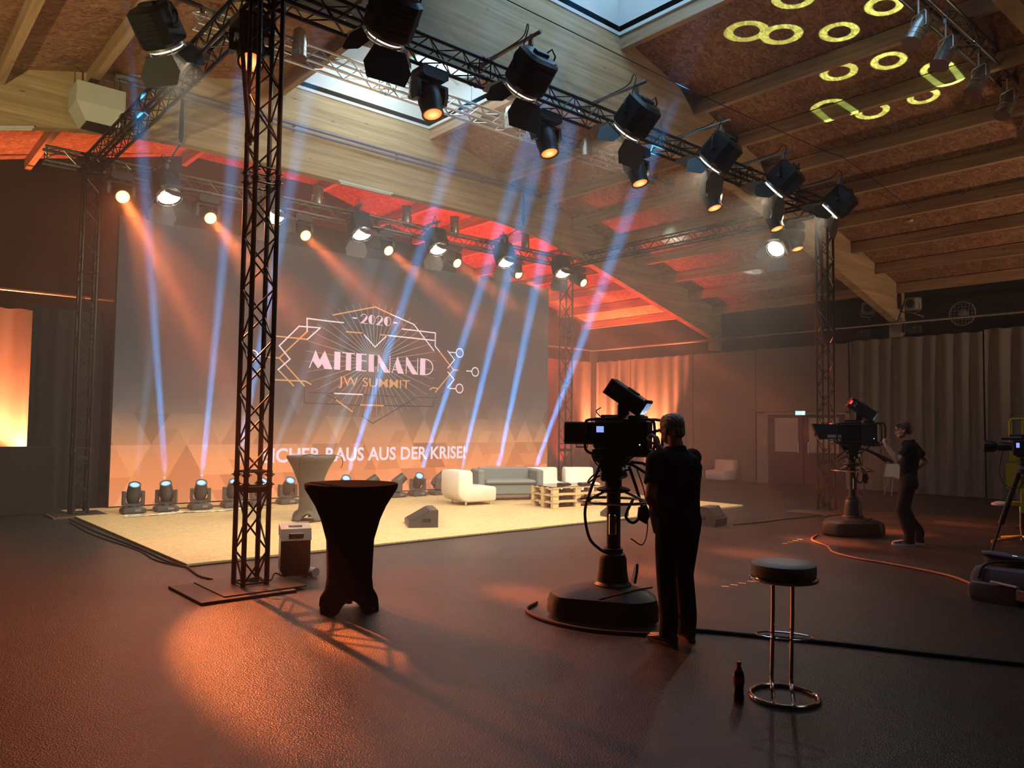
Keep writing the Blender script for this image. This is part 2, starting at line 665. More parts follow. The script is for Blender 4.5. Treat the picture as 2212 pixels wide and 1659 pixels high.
# glulam beams with cambered soffit
NB = 44
for i, by in enumerate(BEAM_Y):
    xs = [XL + (XR - XL) * k / NB for k in range(NB + 1)]
    poly = [(x, beam_bottom(x)) for x in xs] + [(x, roof_z(x) + (0.0 if abs(x - 4.945) > 1.6 else 0.08)) for x in reversed(xs)]
    b_ = structure(MB().prism(poly, by, by + BT, 'y').build('trim_%d' % (i + 1), M['glulam'], smooth=False))
    b_['label'] = ('glued timber roof beam overhead at the top right corner', 'grey lit glued timber roof beam behind the front truss',
                   'yellow lit glued timber roof beam behind the stage')[i]

# purlins between the beams
bays = ((YF, BEAM_Y[0]), (BEAM_Y[0] + BT, BEAM_Y[1]), (BEAM_Y[1] + BT, BEAM_Y[2]), (BEAM_Y[2] + BT, YB))
n = 4
for sgn in (1, -1):
    for k in range(9):
        d = 2.65 + 1.27 * k if k else 1.80
        if k: d -= 0.0
        x = 4.945 + sgn * d
        for a, b_ in bays:
            z = roof_z(x + sgn * 0.06)
            structure(MB().box((x, (a + b_) / 2, z - 0.115), (0.12, b_ - a, 0.25)).build('trim_%d' % n, M['purlin'], smooth=False))
            n += 1

# roof lights: white shafts, gabled glazing with glazing bars
M['sky_pane'] = emit('daylit_pane', (0.50, 0.80, 1.0), 1.5)
M['sky_pane_rear'] = emit('dim_rear_pane', (0.8, 0.8, 0.8), 0.12)  # rear pane glow turned down to keep the foreground floor dark
M['sky_pane_dim'] = emit('shaded_pane', (0.70, 0.82, 0.86), 0.8)
for i, (a, b_) in enumerate(WELLS):
    zb, zt, zr = 8.36, 9.0, 9.85
    mb = MB()
    for x, sg in ((RX0, -1), (RX1, 1)):
        mb.box((x + sg * 0.04, (a + b_) / 2, (zb + zt) / 2), (0.08, b_ - a + 0.16, zt - zb))
    for y, sg in ((a, -1), (b_, 1)):
        mb.prism([(RX0 - 0.08, zb), (RX1 + 0.08, zb), (RX1 + 0.08, zt), (4.945, zr), (RX0 - 0.08, zt)], y, y + sg * 0.08, 'y')
    well = structure(mb.build('window_%d' % (i + 1), M['white_wall'], smooth=False))
    for sg in (1, -1):
        xo = 4.945 + sg * 1.78
        g = MB().prism([(xo, zt), (4.945, zr), (4.945, zr + 0.02), (xo, zt + 0.02)], a - 0.05, b_ + 0.05, 'y')
        g.build('pane', (M['sky_pane_rear'], M['sky_pane'], M['sky_pane_dim'])[i], well, smooth=False)
        bars = MB()
        for q in range(6):
            y = a + (b_ - a) * q / 5
            bars.cyl((xo, y, zt - 0.01), (4.945, y, zr - 0.01), 0.03, n=6)
        bars.cyl((xo, a, zt - 0.02), (xo, b_, zt - 0.02), 0.04, n=6)
        bars.build('glazing_bar', M['white_wall'], well)


# ------------------------------------------------------------------ curtains
def curtain(p0, p1, z0, z1, nfold, amp, name, label, seed, group=None, thick=0.02, m='curtain'):
    r = random.Random(seed)
    p0, p1 = Vector((*p0, 0)), Vector((*p1, 0))
    L = (p1 - p0).length
    t = (p1 - p0).normalized()
    nrm = Vector((-t.y, t.x, 0))
    N = max(8, int(nfold * 8))
    ph = [r.uniform(0.7, 1.3) for _ in range(int(nfold) + 3)]
    prof = []
    for i in range(N + 1):
        s = i / N * nfold
        k = int(s)
        prof.append(amp * math.sin(2 * PI * s) * ph[k] + amp * 0.5 * math.sin(2 * PI * s * 0.37 + seed))
    zs = [z0, z0 + (z1 - z0) * 0.3, z0 + (z1 - z0) * 0.65, z1 - 0.25, z1]
    amps = [1.25, 1.1, 0.9, 0.6, 0.45]
    vs, fs = [], []
    for side in (0, 1):
        for j, z in enumerate(zs):
            for i in range(N + 1):
                zz = z
                if j == len(zs) - 1: zz = z - 0.012 * (1 + math.cos(2 * PI * (i / N * L / 0.45)))
                w = Vector(p0) + t * (L * i / N) + nrm * (prof[i] * amps[j] + (thick if side else 0.0))
                vs.append((w.x, w.y, zz))
    W = N + 1
    S = W * len(zs)
    for j in range(len(zs) - 1):
        for i in range(N):
            q = (j * W + i, j * W + i + 1, (j + 1) * W + i + 1, (j + 1) * W + i)
            fs.append(q[::-1])
            fs.append(tuple(S + a for a in q))
    T = (len(zs) - 1) * W
    for i in range(N):
        fs.append((T + i, T + i + 1, S + T + i + 1, S + T + i))
        fs.append((i + 1, i, S + i, S + i + 1))
    mb = MB()
    mb.add(vs, fs)
    o = mb.build(name, M[m])
    return tag(o, label, 'curtain', group)


G = 'heavy hall curtains'
curtain((-8.2, 12.0), (0.55, 12.0), 0.015, 4.05, 15, 0.05, 'curtain', 'orange lit grey curtain hanging left of the stage screen', 3, G)
curtain((13.6, 12.0), (17.75, 12.0), 0.015, 4.02, 9, 0.05, 'curtain', 'grey curtain right of the screen behind the rear truss tower', 5, G)
curtain((17.9, 11.9), (17.9, 10.25), 0.015, 4.02, 5, 0.055, 'curtain', 'orange lit curtain in the hall corner with deep folds', 8, G)
curtain((17.9, 10.22), (17.9, 7.6), 0.015, 4.04, 6, 0.04, 'curtain', 'curtain behind the viewfinder of the near studio camera', 11, G)
curtain((17.9, 7.57), (17.9, 5.3), 0.015, 4.05, 3.5, 0.022, 'curtain', 'flat hanging curtain just left of the double door', 14, G)
curtain((17.9, 5.27), (17.9, 2.4), 2.14, 4.06, 2.5, 0.012, 'curtain', 'short flat curtain hanging above the double door', 17, G)
curtain((17.9, 2.37), (17.9, -0.95), 0.015, 4.1, 9, 0.045, 'curtain', 'wide grey curtain behind the young camera operator', 20, G)
curtain((17.9, -0.99), (17.9, -6.5), 0.015, 4.15, 12, 0.05, 'curtain', 'grey curtain at the right edge behind the tripod camcorder', 23, G)
curtain((-0.62, 8.62), (0.56, 8.62), 0.015, 3.72, 3, 0.02, 'masking_drape', 'dark masking drape between rear left tower and screen', 29, None, 0.02, 'molton')

mb = MB()
mb.cyl((17.72, 11.85, 4.43), (17.72, -7.0, 4.47), 0.035, n=10)
for y in (10.5, 7.2, 4.2, 1.2, -2.0, -5.0):
    mb.cyl((17.72, y, 4.45), (18.21, y, 4.45), 0.018, n=6)
tag(mb.build('curtain_rail', M['steel']), 'metal curtain tube along the right hall wall', 'rail')
mb = MB()
mb.cyl((-8.4, 11.85, 4.42), (17.72, 11.85, 4.43), 0.035, n=10)
for x in (-6, -3, -0.66, 3, 7, 11, 15):
    mb.cyl((x, 11.85, 4.42), (x, 12.51, 4.42), 0.018, n=6)
tag(mb.build('curtain_rail', M['steel']), 'metal curtain tube along the back hall wall', 'rail')

# ------------------------------------------------------------------ double door in the right wall
M['door'] = mat('purple_door_paint', (0.045, 0.028, 0.075), 0.5)
M['frost'] = mat('pale_window_panel', (0.45, 0.43, 0.41), 0.6, var=0.05)
M['frame_grey'] = mat('grey_door_frame', (0.30, 0.28, 0.26), 0.6)
d = MB()
d.box((17.97, 5.08, 1.05), (0.1, 0.36, 2.1))
d.box((17.97, 2.45, 1.05), (0.1, 0.12, 2.1))
d.box((17.97, 3.75, 2.09), (0.1, 2.5, 0.07))
door = structure(d.build('door_1', M['frame_grey'], smooth=False))
for y0, y1, hy in ((3.80, 4.88, 3.93), (2.54, 3.76, 3.62)):
    lf = MB().box((18.0, (y0 + y1) / 2, 1.02), (0.05, y1 - y0, 2.02)).build('door_leaf', M['door'], door, smooth=False)
    MB().box((17.972, (y0 + y1) / 2 - (0.02 if y0 > 3.7 else -0.02), 1.46), (0.012, (y1 - y0) - 0.34, 1.0), 0.004).build('door_pane', M['frost'], lf, smooth=False)
    h = MB().tube([(17.975, hy, 0.95), (17.93, hy, 0.95), (17.93, hy, 1.25), (17.975, hy, 1.25)], 0.012, 6)
    h.build('door_handle', M['alu'], lf)
M['exit'] = emit('exit_sign_face', (0.35, 1.0, 0.85), 1.5)
M['exit_w'] = emit('exit_sign_symbol', (0.9, 1.0, 1.0), 2.0)
ex = thing('exit_sign', 'glowing green exit sign above the double door', 'exit sign', (17.86, 3.80, 2.10))
MB().box((0, 0, 0), (0.05, 0.32, 0.13), 0.008).build('sign_box', M['frame_grey'], ex)
MB().box((-0.027, 0, 0), (0.006, 0.30, 0.115)).build('sign_face', M['exit'], ex, smooth=False)
sy = MB()
sy.prism([(0.12, -0.015), (0.03, -0.015), (0.03, -0.045), (-0.02, 0.0), (0.03, 0.045), (0.03, 0.015), (0.12, 0.015)], -0.034, -0.030, 'x')
sy.box((-0.032, -0.09, 0.0), (0.004, 0.06, 0.09))
sy.build('arrow_symbol', M['exit_w'], ex, smooth=False)
sw = tag(MB().box((17.9, 4.98, 1.22), (0.03, 0.09, 0.16), 0.005).build('light_switch', M['frost']), 'pale light switch on the strip left of the door', 'switch')

# ================================================================== TRUSS RIG
W, D = 11.86, 7.44
ZB, ZT = 6.05, 6.29                            # chord axes of the horizontal trusses


def truss_parts(root, L, s, r, m, step=0.25, joints=(), rl=0.009, seed=0):
    """four chords along local +X from 0 to L around the axis, zigzag lacing on each side, couplers at the joints"""
    h = s / 2
    cn = [(-h, -h), (h, -h), (h, h), (-h, h)]
    for a, b in cn:
        MB().cyl((0, a, b), (L, a, b), r, n=10).build('chord', m, root)
    n = max(2, int(round(L / step)))
    for q in range(4):
        (a0, b0), (a1, b1) = cn[q], cn[(q + 1) % 4]
        z = MB()
        pts = []
        for i in range(n + 1):
            x = L * i / n
            e = (i + q) % 2
            pts.append((x, a1 if e else a0, b1 if e else b0))
        for p, w in zip(pts, pts[1:]):
            z.cyl(p, w, rl, n=6, cap=False)
        for x in [0.03, L - 0.03] + [j + d for j in joints for d in (-0.09, 0.09)]:
            z.cyl((x, a0, b0), (x, a1, b1), rl, n=6, cap=False)
        z.build('lacing', m, root)
    for j in joints:
        c = MB()
        for a, b in cn:
            c.cyl((j - 0.075, a, b), (j - 0.03, a, b), r * 1.15, r * 1.4, n=10)
            c.cyl((j - 0.03, a, b), (j + 0.03, a, b), r * 1.0, n=10)
            c.cyl((j + 0.03, a, b), (j + 0.075, a, b), r * 1.4, r * 1.15, n=10)
            for dx in (-0.05, 0.05):
                c.cyl((j + dx, a - r * 2, b), (j + dx, a + r * 2, b), 0.007, n=5)
        c.build('coupler', m, root)


def truss(name, p0, p1, m, label, joints=(), step=0.25, s=0.24, rl=0.009):
    p0, p1 = Vector(p0), Vector(p1)
    L = (p1 - p0).length
    t = thing(name, label, 'truss', p0, math.atan2(p1.y - p0.y, p1.x - p0.x))
    truss_parts(t, L, s, 0.025, m, step, joints, rl)
    return t


TB, TS = M['truss_black'], M['alu']
M['truss_grey'] = mat('grey_truss_tube', (0.22, 0.215, 0.21), 0.35, 0.8)
zc = (ZB + ZT) / 2
front_truss = truss('lighting_truss', (0.22, 0, zc), (W - 0.22, 0, zc), TB, 'long black lighting truss across the front of the stage', (2.6, 5.6, 8.7))
back_truss = truss('lighting_truss', (-0.75, D, zc), (W - 0.22, D, zc), M['truss_grey'], 'grey lighting truss across the back above the screen', (0.97, 3.6, 6.6, 9.6))
left_truss = truss('lighting_truss', (0, 0.22, zc), (0, D - 0.22, zc), TB, 'black side truss joining the two left towers', (2.3, 4.8))
right_truss = truss('lighting_truss', (W, 0.22, zc), (W, D - 0.22, zc), TB, 'black side truss joining the two right towers', (2.3, 4.8))
mid_truss = truss('lighting_truss', (0.4, 3.5, 7.42), (13.6, 3.5, 7.52), TS, 'bright silver house truss hanging over the middle of the stage', (3.2, 6.4, 9.8), 0.27)
house_truss = truss('lighting_truss', (6.0, -3.6, 7.42), (15.5, -3.6, 7.42), M['truss_grey'], 'house truss at the top right corner carrying angled lamps', (3.0, 6.0), 0.27)
for t_, spots in ((mid_truss, ((1.2, 8.40), (5.0, 8.40), (9.0, 7.7), (12.2, 6.9))), (house_truss, ((1.0, 8.0), (4.5, 7.3), (8.5, 6.6)))):
    for x, ztop in spots:
        zz = roof_z(t_.location.x + x) + 0.05
        MB().cyl((x, 0, 0.1), (x, 0, zz - t_.location.z), 0.006, n=5).build('hanging_wire', M['steel'], t_)


def tower(x, y, label, plate=0.75):
    t = thing('truss_tower', label, 'truss tower', (x, y, 0.0))
    h = 0.12
    b = MB().box((0, 0, 0.032), (plate, plate, 0.012))
    b.build('base_plate', M['steel_plate'], t)
    cn = [(-h, -h), (h, -h), (h, h), (-h, h)]
    z0, z1 = 0.038, 5.93
    for a, b_ in cn:
        MB().cyl((a, b_, z0), (a, b_, z1), 0.025, n=12).build('chord', TB, t)
    secs = [(0.06, 1.0), (1.16, 4.08), (4.24, 5.9)]
    for q in range(4):
        (a0, b0), (a1, b1) = cn[q], cn[(q + 1) % 4]
        zz = MB()
        for lo, hi in secs:
            n_ = max(2, int(round((hi - lo) / 0.27)))
            pts = []
            for i in range(n_ + 1):
                e = (i + q) % 2
                pts.append((a1 if e else a0, b1 if e else b0, lo + (hi - lo) * i / n_))
            for p, w in zip(pts, pts[1:]):
                zz.cyl(p, w, 0.010, n=6, cap=False)
            for z in (lo, hi):
                zz.cyl((a0, b0, z), (a1, b1, z), 0.011, n=6, cap=False)
        zz.build('lacing', TB, t)
    for zj in (1.08, 4.16):
        c = MB()
        for a, b_ in cn:
            c.cyl((a, b_, zj - 0.085), (a, b_, zj - 0.03), 0.028, 0.036, n=12)
            c.cyl((a, b_, zj + 0.03), (a, b_, zj + 0.085), 0.036, 0.028, n=12)
            for dz in (-0.05, 0.05):
                c.cyl((a - 0.052, b_, zj + dz), (a + 0.052, b_, zj + dz), 0.007, n=6)
        c.build('coupler', TB, t)
    fr = MB()
    for sx in (-1, 1):
        fr.box((sx * h, 0, 0.985), (0.028, 0.2, 0.06), 0.004)
        fr.box((0, sx * h, 0.985), (0.2, 0.028, 0.06), 0.004)
    fr.build('junction_plate', TB, t)
    # corner block that takes the horizontal trusses
    cb = MB()
    for a, b_ in cn:
        cb.cyl((a, b_, 5.93), (a, b_, 6.32), 0.027, n=10)
    for z in (ZB, ZT):
        for q in range(4):
            (a0, b0), (a1, b1) = cn[q], cn[(q + 1) % 4]
            e = Vector((a1 - a0, b1 - b0, 0)).normalized() * 0.10
            cb.cyl((a0 - e.x, b0 - e.y, z), (a1 + e.x, b1 + e.y, z), 0.027, n=10)
    for q in range(4):
        (a0, b0), (a1, b1) = cn[q], cn[(q + 1) % 4]
        cb.cyl((a0, b0, ZB), (a1, b1, ZT), 0.012, n=6)
        cb.cyl((a1, b1, ZB), (a0, b0, ZT), 0.012, n=6)
    cb.box((0, 0, zc), (0.16, 0.16, 0.16), 0.02)
    cb.build('corner_block', TB, t)
    return t


tower_fl = tower(0, 0, 'large black truss tower standing nearest the camera', 0.82)
tower_fr = tower(W, 0, 'black truss tower catching orange light right of the stage')
tower_bl = tower(0, D, 'black truss tower left of the screen')
tower_br = tower(W, D, 'black truss tower right of the screen behind the near studio camera', 0.6)
M['mat_brown'] = mat('brown_floor_mat', (0.10, 0.055, 0.035), 0.6, bump=0.3)
tag(MB().box((-0.19, -0.03, 0.013), (0.92, 0.92, 0.026), 0.004).build('floor_mat', M['mat_brown']), 'brown square mat under the nearest truss tower', 'mat')
tag(MB().box((W - 0.25, -0.02, 0.013), (1.25, 0.85, 0.026), 0.004).build('floor_mat', M['mat_brown']), 'square mat under the right hand truss tower', 'mat')
tag(MB().box((0.0, D, 0.013), (0.9, 0.8, 0.026), 0.004).build('floor_mat', M['mat_brown']), 'square mat under the tower left of the screen', 'mat')
tag(MB().box((W, D, 0.013), (0.8, 0.8, 0.026), 0.004).build('floor_mat', M['mat_brown']), 'square mat under the tower right of the screen', 'mat')


def brace(p0, p1, label):
    t = thing('truss_brace', label, 'brace', p0)
    v = Vector(p1) - Vector(p0)
    MB().cyl((0, 0, 0), v, 0.024, n=10).build('tube', TB, t)
    c = MB()
    for p in (v * 0.03, v * 0.95):
        u = v.normalized()
        c.cyl(p - u * 0.035, p + u * 0.035, 0.042, n=10)
        c.cyl(p, p + Vector((0.07, 0.0, 0.0)), 0.014, n=6)
        c.box(p + Vector((0.055, 0, 0)), (0.05, 0.05, 0.05), 0.01)
    c.build('clamp', TB, t)


brace((-0.17, 0.30, 5.95), (-0.175, -0.08, 4.45), 'slanting black brace tube at the head of the nearest tower')
brace((11.55, 0.0, 5.95), (11.71, -0.02, 4.7), 'slanting black brace tube at the head of the right hand tower')


# ================================================================== FIXTURES
def aim_euler(d):
    d = Vector(d).normalized()
    th = math.acos(max(-1, min(1, -d.z)))
    ph = math.atan2(-d.x, d.y)
    return ph, th


def add_half_coupler(mb, x, y, z0, z1):
    """hook clamp from z0 (fixture) up to a tube at z1"""
    mb.box((x, y, (z0 + z1) / 2 - 0.015), (0.03, 0.05, z1 - z0 - 0.03), 0.004)
    mb.tube(arc((x, y, z1), 0.036, -2.6, 1.9, 9, 'yz'), 0.011, 6)


# ---------- hung moving head (spot), beam along local -Z of the head
def make_hung_head(hot, ldata):
    t = thing('moving_head_lamp', 'x', 'moving head lamp')
    b = MB()
    b.prism([(-0.17, 0.0), (0.17, 0.0), (0.19, -0.04), (0.19, -0.11), (0.15, -0.14), (-0.15, -0.14), (-0.19, -0.11), (-0.19, -0.04)], -0.13, 0.13, 'y')
    b.build('base', M['head_dark'], t)
    c = MB()
    for x in (-0.11, 0.11):
        add_half_coupler(c, x, 0, 0.0, 0.07)
    c.build('clamp', M['steel'], t)
    y = MB()
    for sg in (-1, 1):
        y.prism([(-0.075, -0.17), (0.075, -0.17), (0.085, -0.30), (0.055, -0.40), (-0.055, -0.40), (-0.085, -0.30)], sg * 0.175, sg * 0.225, 'x')
    y.box((0, 0, -0.185), (0.42, 0.15, 0.05), 0.015)
    y.cyl((0, 0, -0.135), (0, 0, -0.17), 0.09, n=16)
    yo = y.build('yoke', M['head_dark'], t)
    h = MB()
    h.lathe([(0.085, 0.20), (0.125, 0.16), (0.145, 0.05), (0.15, -0.05), (0.14, -0.12), (0.128, -0.22), (0.135, -0.225), (0.135, -0.25), (0.117, -0.25), (0.115, -0.232)][::-1], 28)
    h.cyl((-0.185, 0, 0), (0.185, 0, 0), 0.05, n=14)
    for k in range(5):
        h.box((0, 0, 0.185 - k * 0.0), (0.1, 0.012, 0.04)) if k == 0 else None
    ho = h.build('head', M['head_dark'], t, (0, 0, -0.34))
    ln = MB()
    ln.lathe([(0.112, -0.238), (0.09, -0.246), (0.05, -0.252), (0.004, -0.254)][::-1], 28)
    ln.build('lens', M['lens_orange_hot' if hot else 'lens_orange'], ho)
    light('moving_head_light', ldata, (0, 0, -0.27), None, ho)
    return t


def set_aim(root, d, pivot=None, ypan=True):
    ph, th = aim_euler(d)
    for c in root.children:
        nm = c.name.split('.')[0]
        if nm == 'head' or nm == 'housing':
            c.rotation_euler = (th, 0, ph)
        elif nm == 'yoke':
            c.rotation_euler = (0, 0, ph)


# ---------- studio fresnel with four barn doors, hung from its yoke; beam along -Z of the housing
def make_fresnel(ldata):
    t = thing('fresnel_lamp', 'x', 'stage lamp')
    c = MB()
    c.box((0, 0, -0.03), (0.05, 0.07, 0.10), 0.01)
    c.tube(arc((0, 0, 0.045), 0.038, -2.6, 1.9, 9, 'yz'), 0.013, 6)
    c.cyl((0, 0, -0.07), (0, 0, -0.12), 0.02, n=8)
    c.build('clamp', M['steel'], t)
    y = MB()
    hw = 0.285
    pts = [(-hw, 0, -0.44), (-hw, 0, -0.34)] + [(p[0], 0, -0.34 + (p[2] + 0.34) * 0.78) for p in arc((0, 0, -0.34), hw, PI, 0, 14, 'xz')[1:-1]] + [(hw, 0, -0.34), (hw, 0, -0.44)]
    y.tube(pts, 0.016, 8)
    for sg in (-1, 1):
        y.cyl((sg * 0.245, 0, -0.44), (sg * 0.315, 0, -0.44), 0.035, n=10)
    y.build('yoke', M['fres'], t)
    h = MB()
    # octagonal lamp house, front towards -Z
    def octo(w, hh, z, cx=0.0):
        c_ = 0.09
        return [(-w + c_, -hh, z), (w - c_, -hh, z), (w, -hh + c_, z), (w, hh - c_, z), (w - c_, hh, z), (-w + c_, hh, z), (-w, hh - c_, z), (-w, -hh + c_, z)]
    h.loft([octo(0.20, 0.20, 0.27), octo(0.245, 0.245, 0.23), octo(0.25, 0.25, -0.16), octo(0.23, 0.23, -0.20)][::-1])
    for k in range(6):                                     # cooling fins
        zf = -0.10 + k * 0.06
        for sg in (-1, 1):
            h.box((0, sg * 0.255, zf), (0.30, 0.014, 0.022), 0.003)
    h.box((0, 0.0, 0.285), (0.22, 0.10, 0.05), 0.01)
    h.tube([(0.1, 0.05, 0.28), (0.18, 0.08, 0.36), (0.27, 0.06, 0.30), (0.27, 0.0, 0.10)], 0.012, 6)
    ho = h.build('housing', M['fres'], t, (0, 0, -0.44), angle=30)
    lr = MB()
    lr.lathe([(0.17, -0.20), (0.235, -0.20), (0.235, -0.235), (0.215, -0.245), (0.19, -0.235), (0.17, -0.215)], 32)
    lr.build('lens_ring', M['alu'], ho)
    ln = MB()
    ln.lathe([(0.20, -0.225), (0.205, -0.262), (0.17, -0.270), (0.10, -0.277), (0.003, -0.280)][::-1], 28)
    ln.build('lens', M['lens_white'], ho)
    for k in range(4):
        a = k * PI / 2
        big = k % 2 == 0
        wi, wo, le = (0.20, 0.30, 0.36) if big else (0.17, 0.10, 0.30)
        sp = R(34 if big else 40)
        f = MB()
        f.M = Matrix.Rotation(a, 4, 'Z') @ Matrix.Translation((0, 0.235, -0.285)) @ Matrix.Rotation(sp, 4, 'X')
        if big:
            poly = [(-wi, 0.0), (wi, 0.0), (wo, -le * 0.55), (wo * 0.8, -le), (-wo * 0.8, -le), (-wo, -le * 0.55)]
        else:
            poly = [(-wi, 0.0), (wi, 0.0), (wo * 1.9, -le * 0.5), (0.03, -le), (-0.03, -le), (-wo * 1.9, -le * 0.5)]
        f.prism(poly, 0.0, 0.004, 'y')
        f.cyl((-wi, 0.006, 0.0), (wi, 0.006, 0.0), 0.008, n=6)
        f.build('barn_door', M['flap'], ho, smooth=False)
    hg = MB()
    for a in (0.785, 2.356, 3.927, 5.498):
        hg.cyl((0.225 * math.cos(a), 0.225 * math.sin(a), -0.235), (0.235 * math.cos(a), 0.235 * math.sin(a), -0.292), 0.008, n=6)
    hg.tube([(0.237 * math.cos(2 * PI * k / 28), 0.237 * math.sin(2 * PI * k / 28), -0.288) for k in range(28)], 0.006, 6, closed=True)
    hg.build('door_ring', M['alu'], ho)
    light('fresnel_light', ldata, (0, 0, -0.30), None, ho)
    return t


# ---------- floor beam head, beam along -Z of the head (so it is turned right over)
def make_beam_head(ldata):
    t = thing('moving_head_lamp', 'x', 'moving head lamp')
    b = MB()
    b.loft([[(sx * w, sy * d_, z) for sx, sy in ((-1, -1), (1, -1), (1, 1), (-1, 1))] for w, d_, z in
            ((0.165, 0.125, 0.012), (0.17, 0.13, 0.03), (0.165, 0.125, 0.075), (0.13, 0.095, 0.10))])
    for sx in (-1, 1):
        for sy in (-1, 1):
            b.cyl((sx * 0.12, sy * 0.09, 0), (sx * 0.12, sy * 0.09, 0.014), 0.018, n=8)
    bo = b.build('base', M['head'], t)
    MB().box((0.04, -0.130, 0.053), (0.09, 0.006, 0.034), 0.002).build('display', M['steel'], bo, rot=None)
    y = MB()
    for sg in (-1, 1):
        y.prism([(-0.065, 0.13), (0.065, 0.13), (0.075, 0.20), (0.06, 0.35), (-0.06, 0.35), (-0.075, 0.20)], sg * 0.115, sg * 0.16, 'x')
    y.prism([(-0.16, 0.17), (-0.10, 0.12), (0.10, 0.12), (0.16, 0.17), (0.115, 0.19), (0.07, 0.155), (-0.07, 0.155), (-0.115, 0.19)], -0.06, 0.06, 'y')
    y.cyl((0, 0, 0.095), (0, 0, 0.13), 0.075, n=16)
    y.build('yoke', M['head'], t)
    h = MB()
    h.lathe([(0.06, 0.145), (0.09, 0.12), (0.105, 0.03), (0.105, -0.05), (0.09, -0.17), (0.092, -0.175), (0.092, -0.20), (0.078, -0.20), (0.076, -0.187)][::-1], 24)
    h.cyl((-0.125, 0, 0), (0.125, 0, 0), 0.04, n=12)
    ho = h.build('head', M['head'], t, (0, 0, 0.29))
    ln = MB()
    ln.lathe([(0.076, -0.19), (0.05, -0.196), (0.003, -0.198)][::-1], 24)
    ln.build('lens', M['lens_blue'], ho)
    light('beam_light', ldata, (0, 0, -0.21), None, ho)
    return t


# ---------- par can, opening along local -Z; hung DROP below its clamp and OFF in front of it
def make_par(drop=0.26, off=0.0):
    t = thing('par_can', 'x', 'par can')
    c = MB()
    c.box((0, -abs(off) / 2, -0.03), (0.04, 0.05 + abs(off), 0.07), 0.006)
    c.tube(arc((0, 0, 0.03), 0.034, -2.6, 1.9, 8, 'yz'), 0.009, 6)
    c.build('clamp', M['steel'], t)
    y = MB()
    yz = min(-0.02, -drop + 0.20)
    if drop > 0.3:
        y.box((0, -off, (yz - 0.05) / 2), (0.03, 0.012, abs(yz) - 0.02), 0.003)
    y.tube([(-0.135, -off, -drop), (-0.135, -off, yz - 0.03), (-0.11, -off, yz), (0.11, -off, yz), (0.135, -off, yz - 0.03), (0.135, -off, -drop)], 0.010, 6)
    y.build('yoke', M['alu'], t)
    h = MB()
    h.lathe([(0.045, 0.225), (0.085, 0.20), (0.10, 0.15), (0.10, 0.03), (0.108, 0.03), (0.108, 0.0), (0.108, -0.21), (0.115, -0.215), (0.115, -0.225), (0.098, -0.225), (0.096, -0.12), (0.003, -0.10)][::-1], 22)
    for z in (-0.06, -0.14):
        h.lathe([(0.105, z - 0.006), (0.112, z), (0.105, z + 0.006)], 22)
    h.cyl((-0.145, 0, 0), (0.145, 0, 0), 0.014, n=8)
    h.cyl((0, 0, 0.22), (0, 0, 0.25), 0.03, n=10)
    ho = h.build('housing', M['can'], t, (0, -off, -drop))
    fr = MB()
    fr.prism([(0.13 * math.cos(a), 0.13 * math.sin(a)) for a in [2 * PI * k / 8 + PI / 8 for k in range(8)]], -0.232, -0.226, 'z')
    fr.build('gel_frame', M['gel'], ho)
    return t


M['can'] = mat('polished_lamp_can', (0.55, 0.56, 0.55), 0.28, 0.9)
M['gel'] = mat('dull_red_gel', (0.16, 0.07, 0.07), 0.4)


# ================================================================== FIXTURES IN PLACE
RP = random.Random(21)
pole_n = [0]


def outrigger(p_root, p_end, label):
    t = thing('outrigger_pole', label, 'pole', p_root)
    v = Vector(p_end) - Vector(p_root)
    u = v.normalized()
    MB().cyl(-u * 0.2, v, 0.024, n=10).build('tube', M['steel'], t)
    c = MB()
    for q in (-0.0, -0.14):
        c.box(u * q + Vector((0, 0, -0.03)), (0.05, 0.05, 0.075), 0.01)
    c.build('clamp', M['steel'], t)
    cab = MB()
    cab.tube(smooth_path([u * 0.0 + Vector((0, 0, 0.03)), v * 0.35 + Vector((0.01, 0, 0.035)), v * 0.7 + Vector((-0.01, 0, 0.05)), v * 0.85 + Vector((-.08, 0, 0.12)), v * 0.95 + Vector((-0.16, 0, 0.0)), v * 0.92 + Vector((-0.2, 0, -0.2))]), 0.008, 6)
    cab.build('cable', M['rubber'], t)
    return t


# --- white fresnels of the front truss, aimed up-stage
FR_COL = (1.0, 0.82, 0.56)
key = spot_data('fresnel_key', 900.0, FR_COL, 104, 0.6, 0.06)
f0 = make_fresnel(key)
cm = children_map()
front = [(1.0, 'first from the left, cut by the top edge'), (2.95, 'second from the left, hanging below the roof light'),
         (4.92, 'third from the left'), (6.92, 'fourth from the left'), (8.82, 'fifth from the left'), (10.80, 'last one, above the right hand tower')]
for i, (x, ph) in enumerate(front):
    o = f0 if i == 0 else copy_tree(f0, None, cm)
    o.location = (x, -0.84, 6.31)
    o.scale = (0.92,) * 3
    tag(o, 'black fresnel on front truss, ' + ph, 'stage lamp', 'fresnels on the front truss')
    set_aim(o, (0.16 * (5.2 - x) / 5 - 0.05, 0.80, -0.72))
    outrigger((x, 0.06, 6.35), (x, -1.02, 6.36), 'short pole carrying front truss fresnel, ' + ph.replace(', cut by the top edge', ''))
# --- fresnel on the left side truss
o = copy_tree(f0, None, cm)
o.location = (-0.56, 1.80, 6.66)
o.scale = (0.92,) * 3
tag(o, 'black fresnel on the left side truss near the top left', 'stage lamp')
set_aim(o, (0.75, 0.5, -0.9))
outrigger((-0.06, 1.80, 6.68), (-0.72, 1.80, 6.70), 'short pole on the left side truss')
